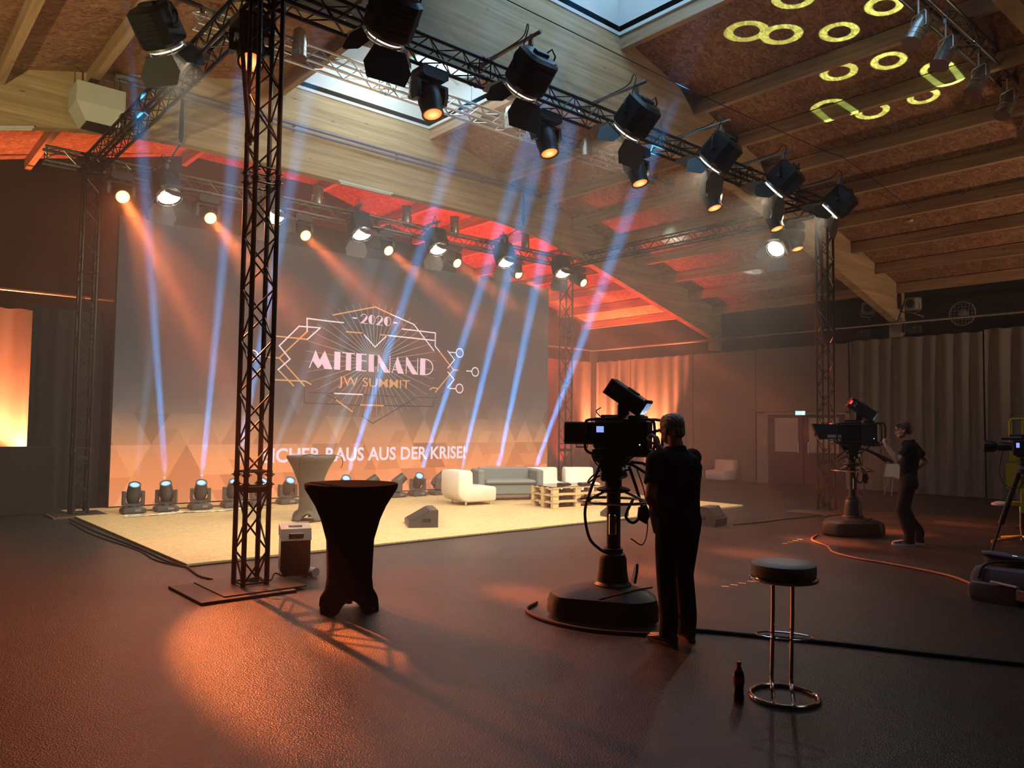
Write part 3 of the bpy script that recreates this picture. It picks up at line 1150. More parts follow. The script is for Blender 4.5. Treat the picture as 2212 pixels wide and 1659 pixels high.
# --- fresnels of the back truss, aimed down-stage
back = spot_data('fresnel_back', 130.0, (1.0, 0.93, 0.82), 104, 0.6, 0.06)
fb = copy_tree(f0, None, cm)
for c in fb.children_recursive:
    if c.type == 'LIGHT': c.data = back
cmb = children_map()
words = ('leftmost', 'second (behind nearest tower)', 'third', 'fourth', 'fifth', 'rightmost')
for i, x in enumerate((1.12, 3.12, 5.1, 7.12, 9.2, 11.2)):
    o = fb if i == 0 else copy_tree(fb, None, cmb)
    o.location = (x, 6.98, 6.31)
    o.scale = (0.92,) * 3
    tag(o, 'fresnel with white doors on back truss, %s of six' % words[i], 'stage lamp', 'fresnels on the back truss')
    set_aim(o, (0.10 * (6 - x) / 5, -0.42, -0.9))
    outrigger((x, 7.38, 6.345), (x, 6.86, 6.355), 'short pole carrying the %s back truss fresnel' % words[i].split(',')[0])
# --- single fresnel on the right side truss
o = copy_tree(fb, None, cmb)
o.location = (W + 0.05, 1.02, 5.99)
o.scale = (0.85,) * 3
tag(o, 'fresnel with open white barn doors hanging under the right side truss', 'stage lamp')
set_aim(o, (-0.75, 0.0, -0.62))

# --- orange moving heads
OR = (1.0, 0.20, 0.05)
fo = spot_data('orange_front', 1600.0, OR, 15, 0.9, 0.05)
fw = spot_data('orange_front_wide', 900.0, OR, 40, 0.9, 0.05)
h0 = make_hung_head(False, fo)
cmh = children_map()
ftx = [(-0.10, 'leftmost, behind the nearest tower'), (2.1, 'second'), (4.06, 'third'), (6.0, 'fourth'), (7.98, 'fifth'), (10.0, 'sixth')]
for i, (x, ph) in enumerate(ftx):
    o = h0 if i == 0 else copy_tree(h0, None, cmh)
    o.location = (x, 0.06 if i else -0.02, ZB - 0.07)
    if i == 0:
        o.location = (-0.02, 0.34, ZB - 0.07)
    tag(o, 'black moving head with orange lens under front truss, %s of six' % ph, 'moving head lamp', 'orange moving heads on the front truss')
    set_aim(o, (0.0, -0.34, -1.0))
    if i == 0:
        set_aim(o, (-0.25, -0.62, -1.0))
    for c in o.children_recursive:
        if c.type == 'LIGHT': c.data = fw if i == 0 else fo
o = copy_tree(h0, None, cmh)
o.location = (W - 0.05, 0.62, ZB - 0.07)
tag(o, 'black moving head with orange lens at the right hand tower', 'moving head lamp')
set_aim(o, (-0.05, -0.3, -1.0))
for c in o.children_recursive:
    if c.type == 'LIGHT': c.data = fo
bo = spot_profile(spot_data('orange_back', 50000.0, OR, 64, 0.2, 0.06), [(0.0, 1.0), (0.02, 0.7), (0.04, 0.15), (0.09, 0.115), (0.115, 0.085), (0.135, 0.0035), (0.62, 0.0012)])
bos = spot_profile(spot_data('orange_back_wide', 64000.0, OR, 64, 0.2, 0.06), [(0.0, 1.0), (0.02, 0.7), (0.04, 0.15), (0.09, 0.115), (0.115, 0.085), (0.135, 0.007), (0.62, 0.004)])
hb = make_hung_head(True, bo)
cmo = children_map()
aims = [(x, (0.0, -1.0, -0.6)) for x in (0.36, 1.98, 3.93, 5.93, 7.85, 9.82, W)]
ww = ('leftmost', 'second', 'third', 'fourth', 'fifth', 'sixth', 'rightmost')
for i, (x, d) in enumerate(aims):
    o = hb if i == 0 else copy_tree(hb, None, cmo)
    o.location = (x, D - 0.10 if 0 < i < 6 else D - 0.45, ZB - 0.07)
    if i == 0: d = (-0.045, -1.0, -0.6)
    for c in o.children_recursive:
        if c.type == 'LIGHT': c.data = bos if i < 2 else bo
    tag(o, 'moving head with glaring orange lens on back truss, %s of seven' % ww[i], 'moving head lamp', 'orange moving heads on the back truss')
    set_aim(o, d)

# --- blue beams standing on the stage floor along the screen
bl = spot_data('blue_beam', 560000.0, (0.05, 0.42, 1.0), 1.9, 0.3, 0.05)
bl2 = spot_data('pale_beam', 36000.0, (0.25, 0.66, 0.95), 3.4, 0.4, 0.06)
bl3 = spot_data('faint_beam', 8000.0, (0.36, 0.70, 0.95), 4.0, 0.4, 0.06)
m0 = make_beam_head(bl)
cmm = children_map()
fl = [(0.75, (-0.08, -0.59, 1.0), 1), (1.30, (-0.25, -0.50, 1.0), 0), (1.90, (-0.17, -0.66, 1.0), 0), (2.50, (-0.14, -0.75, 1.0), 0), (3.03, (-0.04, -0.91, 1.0), 1),
      (3.60, (-0.09, -0.94, 1.0), 1), (4.24, (-0.16, -0.95, 1.0), 1), (4.85, (-0.22, -0.97, 1.0), 0), (5.46, (1.1, -0.3, 0.9), 2), (6.15, (1.0, -0.3, 0.9), 2), (6.70, (-0.38, -1.06, 1.0), 0),
      (7.25, (0.9, -0.4, 1.0), 2), (7.85, (-0.54, -1.06, 1.0), 0), (8.45, (0.8, -0.3, 1.0), 2), (9.0, (-0.67, -1.08, 1.0), 0), (10.2, (-0.68, -1.22, 1.0), 0), (10.65, (0.9, -0.5, 1.0), 2)]
wd = 'first second third fourth fifth sixth seventh eighth ninth tenth eleventh twelfth thirteenth fourteenth fifteenth sixteenth seventeenth'.split()
for i, (x, d, pale) in enumerate(fl):
    o = m0 if i == 0 else copy_tree(m0, None, cmm)
    o.location = (x, 6.95, 0.034)
    o.scale = (1.1,) * 3
    tag(o, 'grey floor moving head with blue lens, %s from the left along the screen' % wd[i], 'moving head lamp', 'beam heads on the stage floor')
    set_aim(o, d)
    for c in o.children_recursive:
        if c.type == 'LIGHT': c.data = (bl, bl2, bl3)[pale]

# --- par cans
p0 = make_par(0.10, 0.15)
cmp_ = children_map()
pw = ('leftmost, beside a front truss lamp', 'second', 'third', 'fourth', 'rightmost')
for i, x in enumerate((1.86, 3.97, 6.12, 8.2, 10.95)):
    o = p0 if i == 0 else copy_tree(p0, None, cmp_)
    o.location = (x, 3.37, 7.53)
    tag(o, 'polished par can on the silver house truss, %s of five' % pw[i], 'par can', 'par cans on the silver truss')
p1 = make_par(0.46, 0.0)
cmp_ = children_map()
pw = ('top left, cut by nothing', 'second', 'third', 'fourth', 'last, at the right edge of the photo')
pw = ('highest', 'second', 'third', 'fourth', 'last, at the right edge')
for i, x in enumerate((7.05, 7.95, 9.2, 10.45, 11.6)):
    o = p1 if i == 0 else copy_tree(p1, None, cmp_)
    o.location = (x, -3.72, 7.25)
    tag(o, 'angled par can on the truss at the top right, %s' % pw[i], 'par can', 'par cans on the top right truss')
    set_aim(o, (-0.42, 0.25, -0.9))
red_up = spot_data('red_uplight', 2900.0, (1.0, 0.05, 0.03), 95, 0.6, 0.08)
p2 = make_par(0.24, 0.0)
cmp_ = children_map()
for i, x in enumerate((4.4, 6.66, 8.06, 10.42)):
    o = p2 if i == 0 else copy_tree(p2, None, cmp_)
    o.location = (x, D + 0.12, ZT)
    o.rotation_euler = (PI, 0, 0)
    tag(o, 'silver par can standing upright on the back truss, %s' % ('behind the nearest tower', 'left of the red lit roof', 'in front of the red lit roof', 'rightmost of four')[i], 'par can', 'upright par cans on the back truss')
# red wash on the roof behind the stage: lamps on the floor behind the screen
for i, (x, y, t) in enumerate(((10.5, 9.5, (9, 9.6, 8)), (14.0, 9.8, (14.5, 9.6, 6)), (6.5, 9.3, (7, 10.0, 8)))):
    light('red_wash', red_up, (x, y, 0.5), t)
light('red_wash', spot_data('red_uplight_dim', 260.0, (1.0, 0.05, 0.03), 110, 0.6, 0.08), (-2.4, 9.6, 0.5), (-3.0, 12.2, 5.0))
# orange uplights at the curtains
ou = spot_data('orange_uplight', 4800.0, (1.0, 0.27, 0.10), 58, 0.8, 0.08)
for p, t in (((-0.28, 11.5, 0.3), (-0.28, 12.0, 2.6)), ((17.35, 11.5, 0.3), (17.9, 11.6, 2.6)), ((17.4, 9.2, 0.3), (17.9, 9.2, 2.6))):
    light('orange_uplight', ou, p, t)

# --- rings of yellow-green light thrown on the right roof slope by a pattern projector standing out of the photo on the right
gl_ = spot_data('ring_pattern', 20000.0, (0.50, 1.0, 0.34), 44, 0.1, 0.01)
G0 = Vector((8.6, -7.6, 1.0))
go = light('ring_pattern', gl_, G0, (9.1, -1.8, 7.75))
gl_.use_nodes = True
nt = gl_.node_tree
em = nt.nodes['Emission']
tc = nt.nodes.new('ShaderNodeTexCoord')
sp = nt.nodes.new('ShaderNodeSeparateXYZ')
nt.links.new(tc.outputs['Normal'], sp.inputs[0])


def mnode(op, a, b=None):
    n_ = nt.nodes.new('ShaderNodeMath')
    n_.operation = op
    for i_, v_ in enumerate((a, b)):
        if v_ is None: continue
        if isinstance(v_, (int, float)):
            n_.inputs[i_].default_value = v_
        else:
            nt.links.new(v_, n_.inputs[i_])
    return n_.outputs[0]


zz_ = mnode('ABSOLUTE', sp.outputs[2])
px_ = mnode('DIVIDE', sp.outputs[0], zz_)
py_ = mnode('DIVIDE', sp.outputs[1], zz_)
im = go.rotation_euler.to_matrix().transposed()
tot = None
for (x, y) in ((8.09, -1.22), (7.74, -0.80), (7.50, -1.76), (8.50, -1.98), (8.33, -2.75), (9.36, -1.55), (9.50, -2.32), (10.16, -0.97), (10.62, -1.55), (10.05, -2.85), (10.62, -2.42)):
    q = im @ (Vector((x, y, roof_z(x))) - G0)
    u, v = q.x / -q.z, q.y / -q.z
    du, dv = mnode('SUBTRACT', px_, u), mnode('SUBTRACT', py_, v)
    d_ = mnode('SQRT', mnode('ADD', mnode('MULTIPLY', du, du), mnode('MULTIPLY', dv, dv)))
    r_ = mnode('MULTIPLY', mnode('LESS_THAN', d_, 0.0250), mnode('GREATER_THAN', d_, 0.0150))
    tot = r_ if tot is None else mnode('ADD', tot, r_)
nt.links.new(mnode('MINIMUM', tot, 1.0), em.inputs['Strength'])

# ================================================================== STAGE FLOOR
M['osb_floor'] = osb('pale_chipboard', (0.46, 0.32, 0.15), (0.58, 0.42, 0.21), (0.70, 0.54, 0.30), 26.0, 0.5)
tag(MB().box((5.55, 4.85, 0.017), (11.35, 6.7, 0.034), 0.004).build('stage_floor', M['osb_floor'], smooth=False),
    'low pale chipboard stage floor in front of the screen', 'stage floor')
sheet_mat = mat('pale_sheet_gloss', (0.86, 0.80, 0.62), 0.12, coat=0.6)  # pale crumpled sheet in place of the white-yellow streak on the boards
mb = MB()
r_ = random.Random(4)
NX, NY = 40, 6
vsf = [(0.5 + 2.6 * i / NX, 6.42 + 0.22 * j / NY * (1 + 0.5 * math.sin(i * .5)) - 0.06 * math.sin(i * 0.33), 0.036 + abs(r_.gauss(0, 0.008))) for j in range(NY + 1) for i in range(NX + 1)]
mb.add(vsf, [(j * (NX + 1) + i, j * (NX + 1) + i + 1, (j + 1) * (NX + 1) + i + 1, (j + 1) * (NX + 1) + i) for j in range(NY) for i in range(NX)])
tag(mb.build('pale_sheet', sheet_mat, smooth=False), 'crumpled pale glossy sheet lying before the floor lamps', 'plastic film')

# ================================================================== LED SCREEN
SX0, SX1, SZ0, SZ1, SY = 0.62, 11.75, 0.06, 5.50, 8.03
scr = thing('led_screen', 'huge lit screen with an orange triangle pattern at the back of the stage', 'screen', ((SX0 + SX1) / 2, 8.1, 0))


def scr_loc(x, z, dy=0.0):
    return (x - scr.location.x, SY - dy - scr.location.y, z)


def grad(z):
    st = [(0.0, (0.98, 0.34, 0.15)), (0.45, (0.95, 0.30, 0.11)), (0.95, (0.78, 0.27, 0.105)), (1.3, (0.50, 0.24, 0.12)), (1.78, (0.27, 0.165, 0.105)),
          (1.81, (0.155, 0.120, 0.095)), (2.3, (0.105, 0.088, 0.078)), (3.0, (0.062, 0.058, 0.054)), (5.5, (0.040, 0.039, 0.036))]
    for (a, ca), (b, cb) in zip(st, st[1:]):
        if z <= b:
            t = max(0, (z - a) / (b - a))
            return tuple(u + (v - u) * t for u, v in zip(ca, cb))
    return st[-1][1]


def tri_tone(x, z):
    """brightness of the printed triangles at a point: two overlaid triangle grids"""
    tone = 1.0
    for (s, h, amp, ox) in ((0.66, 0.605, 0.30, 0.0), (1.32, 1.21, 0.16, 0.21)):
        row = math.floor((z + 0.02) / h)
        v = (z + 0.02) / h - row
        u = (x + ox) / s + (row % 2) * 0.5
        c = math.floor(u)
        fu = u - c
        if fu < v * 0.5:
            key = (row, c - 0.5)
        elif fu > 1 - v * 0.5:
            key = (row, c + 0.5)
        else:
            key = (row, c)
        hsh = math.sin(key[0] * 127.1 + key[1] * 311.7 + s * 17) * 43758.5453
        tone += amp * ((hsh - math.floor(hsh)) - 0.5) * 2
    fade = min(1.0, max(0.0, (2.6 - z) / 1.0))
    return 1 + (tone - 1) * fade


def screen_mesh():
    # the picture is cut into rows of triangles so that each printed triangle keeps a crisp edge
    vs, fs, cols = [], [], []
    s, h = 0.33, 0.3025
    nrow = int((2.75 - SZ0) / (h / 1)) + 1

    def put(poly, c):
        b = len(vs)
        vs.extend([scr_loc(*p) for p in poly])
        fs.append(tuple(range(b, b + len(poly))))
        cols.append([grad_c(p[1], c) for p in poly])

    def grad_c(z, tone):
        g = grad(min(z, 5.5))
        return tuple(min(1.0, k * tone) for k in g)

    def clip(poly):
        for ax, lim, sg in ((0, SX0, 1), (0, SX1, -1), (1, SZ0, 1), (1, 2.76, -1)):
            out = []
            for i in range(len(poly)):
                p, q = poly[i], poly[(i + 1) % len(poly)]
                dp, dq = sg * (p[ax] - lim), sg * (q[ax] - lim)
                if dp >= 0: out.append(p)
                if dp * dq < 0:
                    t = dp / (dp - dq)
                    out.append((p[0] + (q[0] - p[0]) * t, p[1] + (q[1] - p[1]) * t))
            poly = out
            if not poly: return poly
        return poly
    for row in range(-1, 11):
        z0, z1 = row * h - 0.02, (row + 1) * h - 0.02
        for zc0, zc1 in ((z0, z1),):
            for c in range(-4, 44):
                xa = c * s - (row % 2) * 0.5 * s
                for tri in ([(xa, z0), (xa + s, z0), (xa + s / 2, z1)], [(xa + s / 2, z1), (xa + s, z0), (xa + 1.5 * s, z1)]):
                    cx_ = sum(p[0] for p in tri) / 3
                    cz_ = sum(p[1] for p in tri) / 3
                    tone = tri_tone(cx_, cz_)
                    # split at the bright edge at z = 1.795
                    for lo, hi in ((-9, 1.795), (1.795, 99)):
                        poly = tri
                        for lim, sg in ((lo, 1), (hi, -1)):
                            out = []
                            for i in range(len(poly)):
                                p, q = poly[i], poly[(i + 1) % len(poly)]
                                dp, dq = sg * (p[1] - lim), sg * (q[1] - lim)
                                if dp >= 0: out.append(p)
                                if dp * dq < 0:
                                    t = dp / (dp - dq)
                                    out.append((p[0] + (q[0] - p[0]) * t, lim))
                            poly = out
                            if not poly: break
                        poly = clip(poly) if poly else poly
                        if len(poly) >= 3:
                            put([(p[0], p[1]) for p in poly], tone)
    zz = [2.76, 3.2, 3.8, 4.5, SZ1]
    for a, b in zip(zz, zz[1:]):
        put([(SX0, a), (SX1, a), (SX1, b), (SX0, b)], 1.0)
    return vs, fs, cols


M['led'] = bpy.data.materials.new('led_picture')
M['led'].use_nodes = True
nt = M['led'].node_tree
nt.nodes.remove(nt.nodes['Principled BSDF'])
at = nt.nodes.new('ShaderNodeVertexColor')
at.layer_name = 'picture'
em = nt.nodes.new('ShaderNodeEmission')
nt.links.new(at.outputs['Color'], em.inputs['Color'])
em.inputs['Strength'].default_value = 1.0
nt.links.new(em.outputs[0], nt.nodes['Material Output'].inputs['Surface'])
vs_, fs_, cols_ = screen_mesh()
me = bpy.data.meshes.new('picture')
me.from_pydata(vs_, [], fs_)
ca = me.color_attributes.new('picture', 'FLOAT_COLOR', 'CORNER')
k = 0
for p, cc in zip(me.polygons, cols_):
    for li, c in zip(p.loop_indices, cc):
        ca.data[li].color = (*c, 1)
me.materials.append(M['led'])
pic = bpy.data.objects.new('picture', me)
COL.objects.link(pic)
pic.parent = scr
cab = MB()
cab.box((0, 0.03, (SZ0 + SZ1) / 2), (SX1 - SX0, 0.10, SZ1 - SZ0 - 0.004))
cab.build('cabinet_wall', M['black'], scr, (0, 0.02, 0), smooth=False)
ft = MB()
for i in range(12):
    ft.box((SX0 + 0.15 + (SX1 - SX0 - 0.3) * i / 11 - scr.location.x, 0.06, 0.03), (0.12, 0.12, 0.06))
ft.build('foot', M['black'], scr, smooth=False)

M['ink_w'] = emit('white_lettering', (1.0, 0.80, 0.86), 0.95)
M['ink_p'] = emit('pink_lettering', (1.0, 0.66, 0.74), 0.92)
M['ink_g'] = emit('golden_lines', (0.85, 0.42, 0.16), 0.85)
M['ink_d'] = emit('dim_lines', (0.075, 0.06, 0.05), 0.6)
M['ink_r'] = emit('pale_rays', (0.42, 0.36, 0.32), 0.75)


def strokes(lines, w, dy):
    mb = MB()
    for ln_ in lines:
        for i, ((x0, z0), (x1, z1)) in enumerate(zip(ln_, ln_[1:])):
            d = Vector((x1 - x0, z1 - z0))
            u = d.normalized()
            nrm = Vector((-u.y, u.x)) * w / 2
            e = u * w * 0.4
            a, b = Vector((x0, z0)) - e, Vector((x1, z1)) + e
            dd = dy + i * 0.0004
            mb.quad(scr_loc(*(a - nrm), dd), scr_loc(*(b - nrm), dd), scr_loc(*(b + nrm), dd), scr_loc(*(a + nrm), dd))
    return mb


LW = [[(4.45, 3.64), (4.44, 3.93), (4.91, 3.92)], [(4.93, 3.92), (5.33, 3.92)], [(4.46, 3.47), (4.76, 3.75), (4.26, 3.74), (3.82, 3.28), (4.07, 3.01), (3.81, 2.77)],
      [(6.58, 4.24), (7.23, 4.06), (7.83, 3.47)], [(6.9, 3.92), (7.87, 3.91), (7.87, 3.58), (8.0, 3.46)], [(6.51, 3.73), (7.84, 3.72)], [(5.87, 3.69), (6.16, 3.43), (6.45, 3.7)],
      [(8.26, 3.49), (8.47, 3.28), (8.27, 3.06)], [(8.27, 2.96), (8.47, 2.78), (8.28, 2.57)], [(8.32, 3.46), (8.52, 3.46)], [(8.86, 3.02), (9.03, 3.02)], [(8.33, 2.55), (8.51, 2.55)],
      [(5.15, 2.31), (5.86, 2.31)], [(3.36, 3.03), (3.55, 3.03)], [(5.57, 4.055), (5.66, 4.055)], [(6.66, 4.05), (6.75, 4.05)]]
for (x, z, r) in ((8.63, 3.465, 0.11), (9.14, 3.01, 0.11), (8.64, 2.56, 0.11), (3.25, 3.03, 0.11)):
    LW.append([(x + r * math.cos(a), z + r * math.sin(a)) for a in [2 * PI * q / 20 for q in range(21)]])
LG = [[(4.45, 3.64), (3.83, 3.02), (4.42, 2.45)], [(4.46, 3.47), (3.76, 3.48)], [(3.81, 2.77), (4.17, 2.44)], [(3.57, 3.02), (3.83, 3.02)], [(3.75, 2.55), (4.45, 2.55), (4.57, 2.49)],
      [(5.07, 4.07), (6.15, 4.37), (6.58, 4.24)], [(8.0, 3.46), (8.45, 3.02), (7.9, 2.44)], [(8.45, 3.02), (8.6, 3.02)], [(6.3, 3.73), (6.47, 3.73)], [(5.41, 3.72), (5.81, 3.73)],
      [(5.82, 2.07), (6.42, 2.07)], [(5.2, 2.16), (5.61, 1.91)], [(7.74, 2.5), (7.83, 2.55), (7.99, 2.53)]]
LD = [[(4.52, 2.31), (5.15, 2.31)], [(5.86, 2.31), (6.75, 2.29)], [(4.91, 2.29), (5.2, 2.16)], [(4.42, 2.41), (4.43, 2.08), (5.82, 2.06)], [(6.42, 2.07), (7.86, 2.08), (7.85, 2.28)],
      [(5.86, 1.81), (6.15, 1.65), (7.34, 2.29), (8.03, 2.31), (8.28, 2.54)]]
strokes(LD, 0.022, 0.004).build('dim_frame_lines', M['ink_d'], scr, smooth=False)
strokes(LG, 0.030, 0.006).build('golden_frame_lines', M['ink_g'], scr, smooth=False)
strokes(LW, 0.028, 0.009).build('white_frame_lines', M['ink_w'], scr, smooth=False)
rays = MB()
for k in range(48):
    a = 2 * PI * (k + 0.5) / 48
    ca_, sa_ = math.cos(a), math.sin(a)
    n1 = Vector((-sa_, ca_))
    r0, r1 = 0.13, 1.0 / math.sqrt((ca_ / 1.75) ** 2 + (sa_ / 1.35) ** 2)
    for (ra, rb, wa, wb) in ((r0, r1, 0.010, 0.005),):
        p, q = Vector((6.17 + ca_ * ra, 3.10 + sa_ * ra)), Vector((6.17 + ca_ * rb, 3.10 + sa_ * rb))
        rays.quad(scr_loc(*(p - n1 * wa), 0.002), scr_loc(*(q - n1 * wb), 0.002), scr_loc(*(q + n1 * wb), 0.002), scr_loc(*(p + n1 * wa), 0.002))
rays.build('ray_burst', M['ink_r'], scr, smooth=False)

# ---- lettering: art deco capitals (thick and thin strokes) drawn as polygons in a unit-high box
def ring_(cx_, cz_, rx, rz, w, a0=0.0, a1=2 * PI, n=24, wz=None):
    wz = w if wz is None else wz
    out = []
    for i in range(n):
        u, v = a0 + (a1 - a0) * i / n, a0 + (a1 - a0) * (i + 1) / n
        P = lambda a, q: (cx_ + (rx - w * q) * math.cos(a), cz_ + (rz - wz * q) * math.sin(a))
        out.append([P(u, 0), P(v, 0), P(v, 1), P(u, 1)])
    return out


DECO = {
    'M': [[(0, 0), (0.05, 0), (0.36, 0.9), (0.32, 1)], [(0.32, 1), (0.66, 0.22), (0.47, 0.0), (0.15, 0.46)], [(0.80, 1), (1.22, 0), (0.80, 0), (0.56, 0.50)], [(0.80, 1), (0.66, 0.22), (0.47, 0.0), (0.56, 0.52)]],
    'I': [[(0, 0), (0.36, 0), (0.36, 1), (0, 1)]],
    'T': [[(0, 0.94), (0.82, 0.94), (0.82, 1), (0, 1)], [(0.25, 0), (0.58, 0), (0.58, 0.95), (0.25, 0.95)]],
    'E': [[(0, 0), (0.34, 0), (0.34, 1), (0, 1)], [(0.3, 0), (0.66, 0), (0.66, 0.06), (0.3, 0.06)], [(0.3, 0.56), (0.66, 0.56), (0.66, 0.62), (0.3, 0.62)], [(0.3, 0.94), (0.66, 0.94), (0.66, 1), (0.3, 1)]],
    'N': [[(0, 0), (0.05, 0), (0.05, 1), (0, 1)], [(0.0, 1), (0.09, 1), (0.84, 0), (0.45, 0), (0.0, 0.62)], [(0.79, 0), (0.84, 0), (0.84, 1), (0.79, 1)]],
    'A': [[(0, 0), (0.05, 0), (0.38, 0.92), (0.36, 1)], [(0.36, 1), (0.78, 0), (0.40, 0), (0.24, 0.42), (0.30, 0.86)], [(0.10, 0.2), (0.40, 0.2), (0.40, 0.25), (0.11, 0.25)]],
    'D': [[(0, 0), (0.34, 0), (0.34, 1), (0, 1)]] + ring_(0.34, 0.5, 0.53, 0.5, 0.06, -PI / 2, PI / 2, 16),
    '2': ring_(0.33, 0.66, 0.31, 0.34, 0.06, -0.55, PI * 0.98, 14) + [[(0.52, 0.82), (0.64, 0.66), (0.56, 0.42), (0.22, 0.0), (0.0, 0.0), (0.36, 0.46)], [(0.0, 0.0), (0.66, 0.0), (0.66, 0.06), (0.0, 0.06)]],
    '0': ring_(0.38, 0.5, 0.38, 0.5, 0.05, 0, 2 * PI, 26) + [[(0.38 + 0.36 * math.cos(a), 0.5 + 0.48 * math.sin(a)) for a in [PI / 2 + PI * q / 14 for q in range(15)]]],
}


def deco_word(spec, z0, h, dy=0.012):
    mb = MB()
    for ch, x0, x1 in spec:
        polys = DECO[ch]
        w = max(p[0] for g in polys for p in g)
        for g in polys:
            pts = [(x0 + p[0] / w * (x1 - x0), z0 + p[1] * h) for p in g]
            mb.add([scr_loc(*p, dy) for p in pts], [tuple(range(len(pts)))])
            dy += 0.00005
    return mb


deco_word([('M', 4.51, 5.08), ('I', 5.12, 5.27), ('T', 5.31, 5.64), ('E', 5.67, 5.95), ('I', 6.00, 6.14), ('N', 6.24, 6.58), ('A', 6.62, 6.97), ('N', 7.02, 7.37), ('D', 7.43, 7.82)],
          2.845, 0.405).build('headline_lettering', M['ink_p'], scr, smooth=False)
deco_word([('2', 5.75, 5.95), ('0', 5.97, 6.15), ('2', 6.17, 6.36), ('0', 6.38, 6.58)], 3.95, 0.225).build('year_lettering', M['ink_p'], scr, smooth=False)


def text_mesh(s, bold=0.02, space=1.0):
    """2D outline polygons of a plain sans text, scaled to unit cap height; returns verts, faces, width"""
    cu = bpy.data.curves.new('lettering', 'FONT')
    cu.body = s
    cu.offset = bold
    cu.space_character = space
    cu.fill_mode = 'FRONT'
    cu.resolution_u = 3
    ob = bpy.data.objects.new('lettering', cu)
    COL.objects.link(ob)
    dg = bpy.context.evaluated_depsgraph_get()
    ev = ob.evaluated_get(dg)
    m_ = ev.to_mesh()
    v = [tuple(p.co) for p in m_.vertices]
    f = [tuple(p.vertices) for p in m_.polygons]
    ev.to_mesh_clear()
    bpy.data.objects.remove(ob)
    bpy.data.curves.remove(cu)
    x0, x1 = min(p[0] for p in v), max(p[0] for p in v)
    y0, y1 = min(p[1] for p in v), max(p[1] for p in v)
    return [((p[0] - x0) / (y1 - y0), (p[1] - y0) / (y1 - y0)) for p in v], f, (x1 - x0) / (y1 - y0)


def screen_text(s, x0, x1, z0, h, name, m, bold, space=1.0, dy=0.012):
    v, f, w = text_mesh(s, bold, space)
    mb = MB()
    mb.add([scr_loc(x0 + p[0] / w * (x1 - x0), z0 + p[1] * h, dy) for p in v], f)
    return mb.build(name, m, scr, smooth=False)


screen_text('JW SUMMIT', 5.24, 7.14, 2.43, 0.27, 'subtitle_lettering', M['ink_g'], 0.002)
screen_text('SICHER RAUS AUS DER KRISE!', 3.52, 8.86, 0.79, 0.315, 'slogan_lettering', M['ink_w'], 0.022)
tag(MB().box((4.6, 8.2, 5.78), (8.0, 0.03, 0.56)).build('header_drape', M['molton'], smooth=False), 'black header cloth hanging above the screen', 'drape')
mb = MB()
for x in (1.0, 2.8, 4.6, 6.4, 8.2):
    mb.cyl((x, 8.19, 6.05), (x, 7.56, 6.05), 0.006, n=5)

# ================================================================== STAGE FURNITURE
M['white_leather'] = mat('white_leatherette', (0.74, 0.71, 0.64), 0.5, var=0.04, scale=3)
M['grey_cloth'] = mat('blue_grey_sofa_cloth', (0.17, 0.20, 0.215), 0.85, bump=0.15, bscale=220)
M['grey_stretch'] = mat('grey_stretch_cover', (0.085, 0.078, 0.07), 0.8, var=0.05, scale=3)
M['black_stretch'] = mat('black_stretch_cover', (0.005, 0.004, 0.004), 1.0, scale=4, spec=0.03)
M['pine'] = wood('raw_pallet_pine', (0.52, 0.37, 0.2), (0.72, 0.55, 0.33), (1, 1, 6), 0.65, knots=True)
M['glass_black'] = mat('black_glass', (0.01, 0.01, 0.012), 0.06, coat=0.5)
M['orange_shell'] = mat('orange_shell_plastic', (0.55, 0.13, 0.04), 0.45)
M['white_shell'] = mat('white_shell_plastic', (0.62, 0.62, 0.60), 0.4)
SF = 0.034


def l_chair(loc, rz, label, w=0.68, group=None):
    """upholstered L-shaped lounge chair, back towards -X local, seat towards +X"""
    t = thing('lounge_chair', label, 'armchair', loc, rz, group)
    prof = [(-0.36, 0.66), (-0.40, 0.60), (-0.40, 0.26), (-0.37, 0.16), (-0.30, 0.09), (-0.20, 0.06), (0.36, 0.06), (0.40, 0.10), (0.40, 0.31), (0.37, 0.345), (-0.06, 0.36), (-0.09, 0.40), (-0.10, 0.62), (-0.14, 0.665)]
    mb = MB()
    b = 0.035
    cx_ = sum(p[0] for p in prof) / len(prof)
    cz_ = 0.28

    def ring(y, k):
        out = []
        for i, (x, z) in enumerate(prof):
            p, q = Vector(prof[i - 1]), Vector(prof[(i + 1) % len(prof)])
            tg = (q - p).normalized()
            nr = Vector((-tg.y, tg.x))
            out.append((x + nr.x * -k, y, z + nr.y * -k))
        return out
    # profile is listed clockwise seen from -Y, so the inward normal is to the right
    rings = [ring(-w / 2, -b * 0.9), ring(-w / 2 + b * 0.35, -b * 0.3), ring(-w / 2 + b, 0), ring(w / 2 - b, 0), ring(w / 2 - b * 0.35, -b * 0.3), ring(w / 2, -b * 0.9)]
    mb.loft(rings)
    mb.build('upholstery', M['white_leather'], t, angle=50)
    gl = MB()
    for x in (-0.2, 0.32):
        for y in (-w / 2 + 0.08, w / 2 - 0.08):
            gl.cyl((x, y, 0), (x, y, 0.062), 0.02, n=10)
    gl.build('glide', M['chrome'], t)
    return t


l_chair((6.62, 4.98, SF), R(-8), 'white L-shaped chair nearest the monitor wedge, seen from behind').scale = (1.12, 1.12, 1.04)
GW = 'white chairs behind the pallet table'
l_chair((8.90, 5.05, SF), R(-105), 'white L-shaped chair beside the grey sofa, facing the audience')
l_chair((9.66, 4.72, SF), R(-118), 'white L-shaped chair right of its twin, nearest the studio camera')

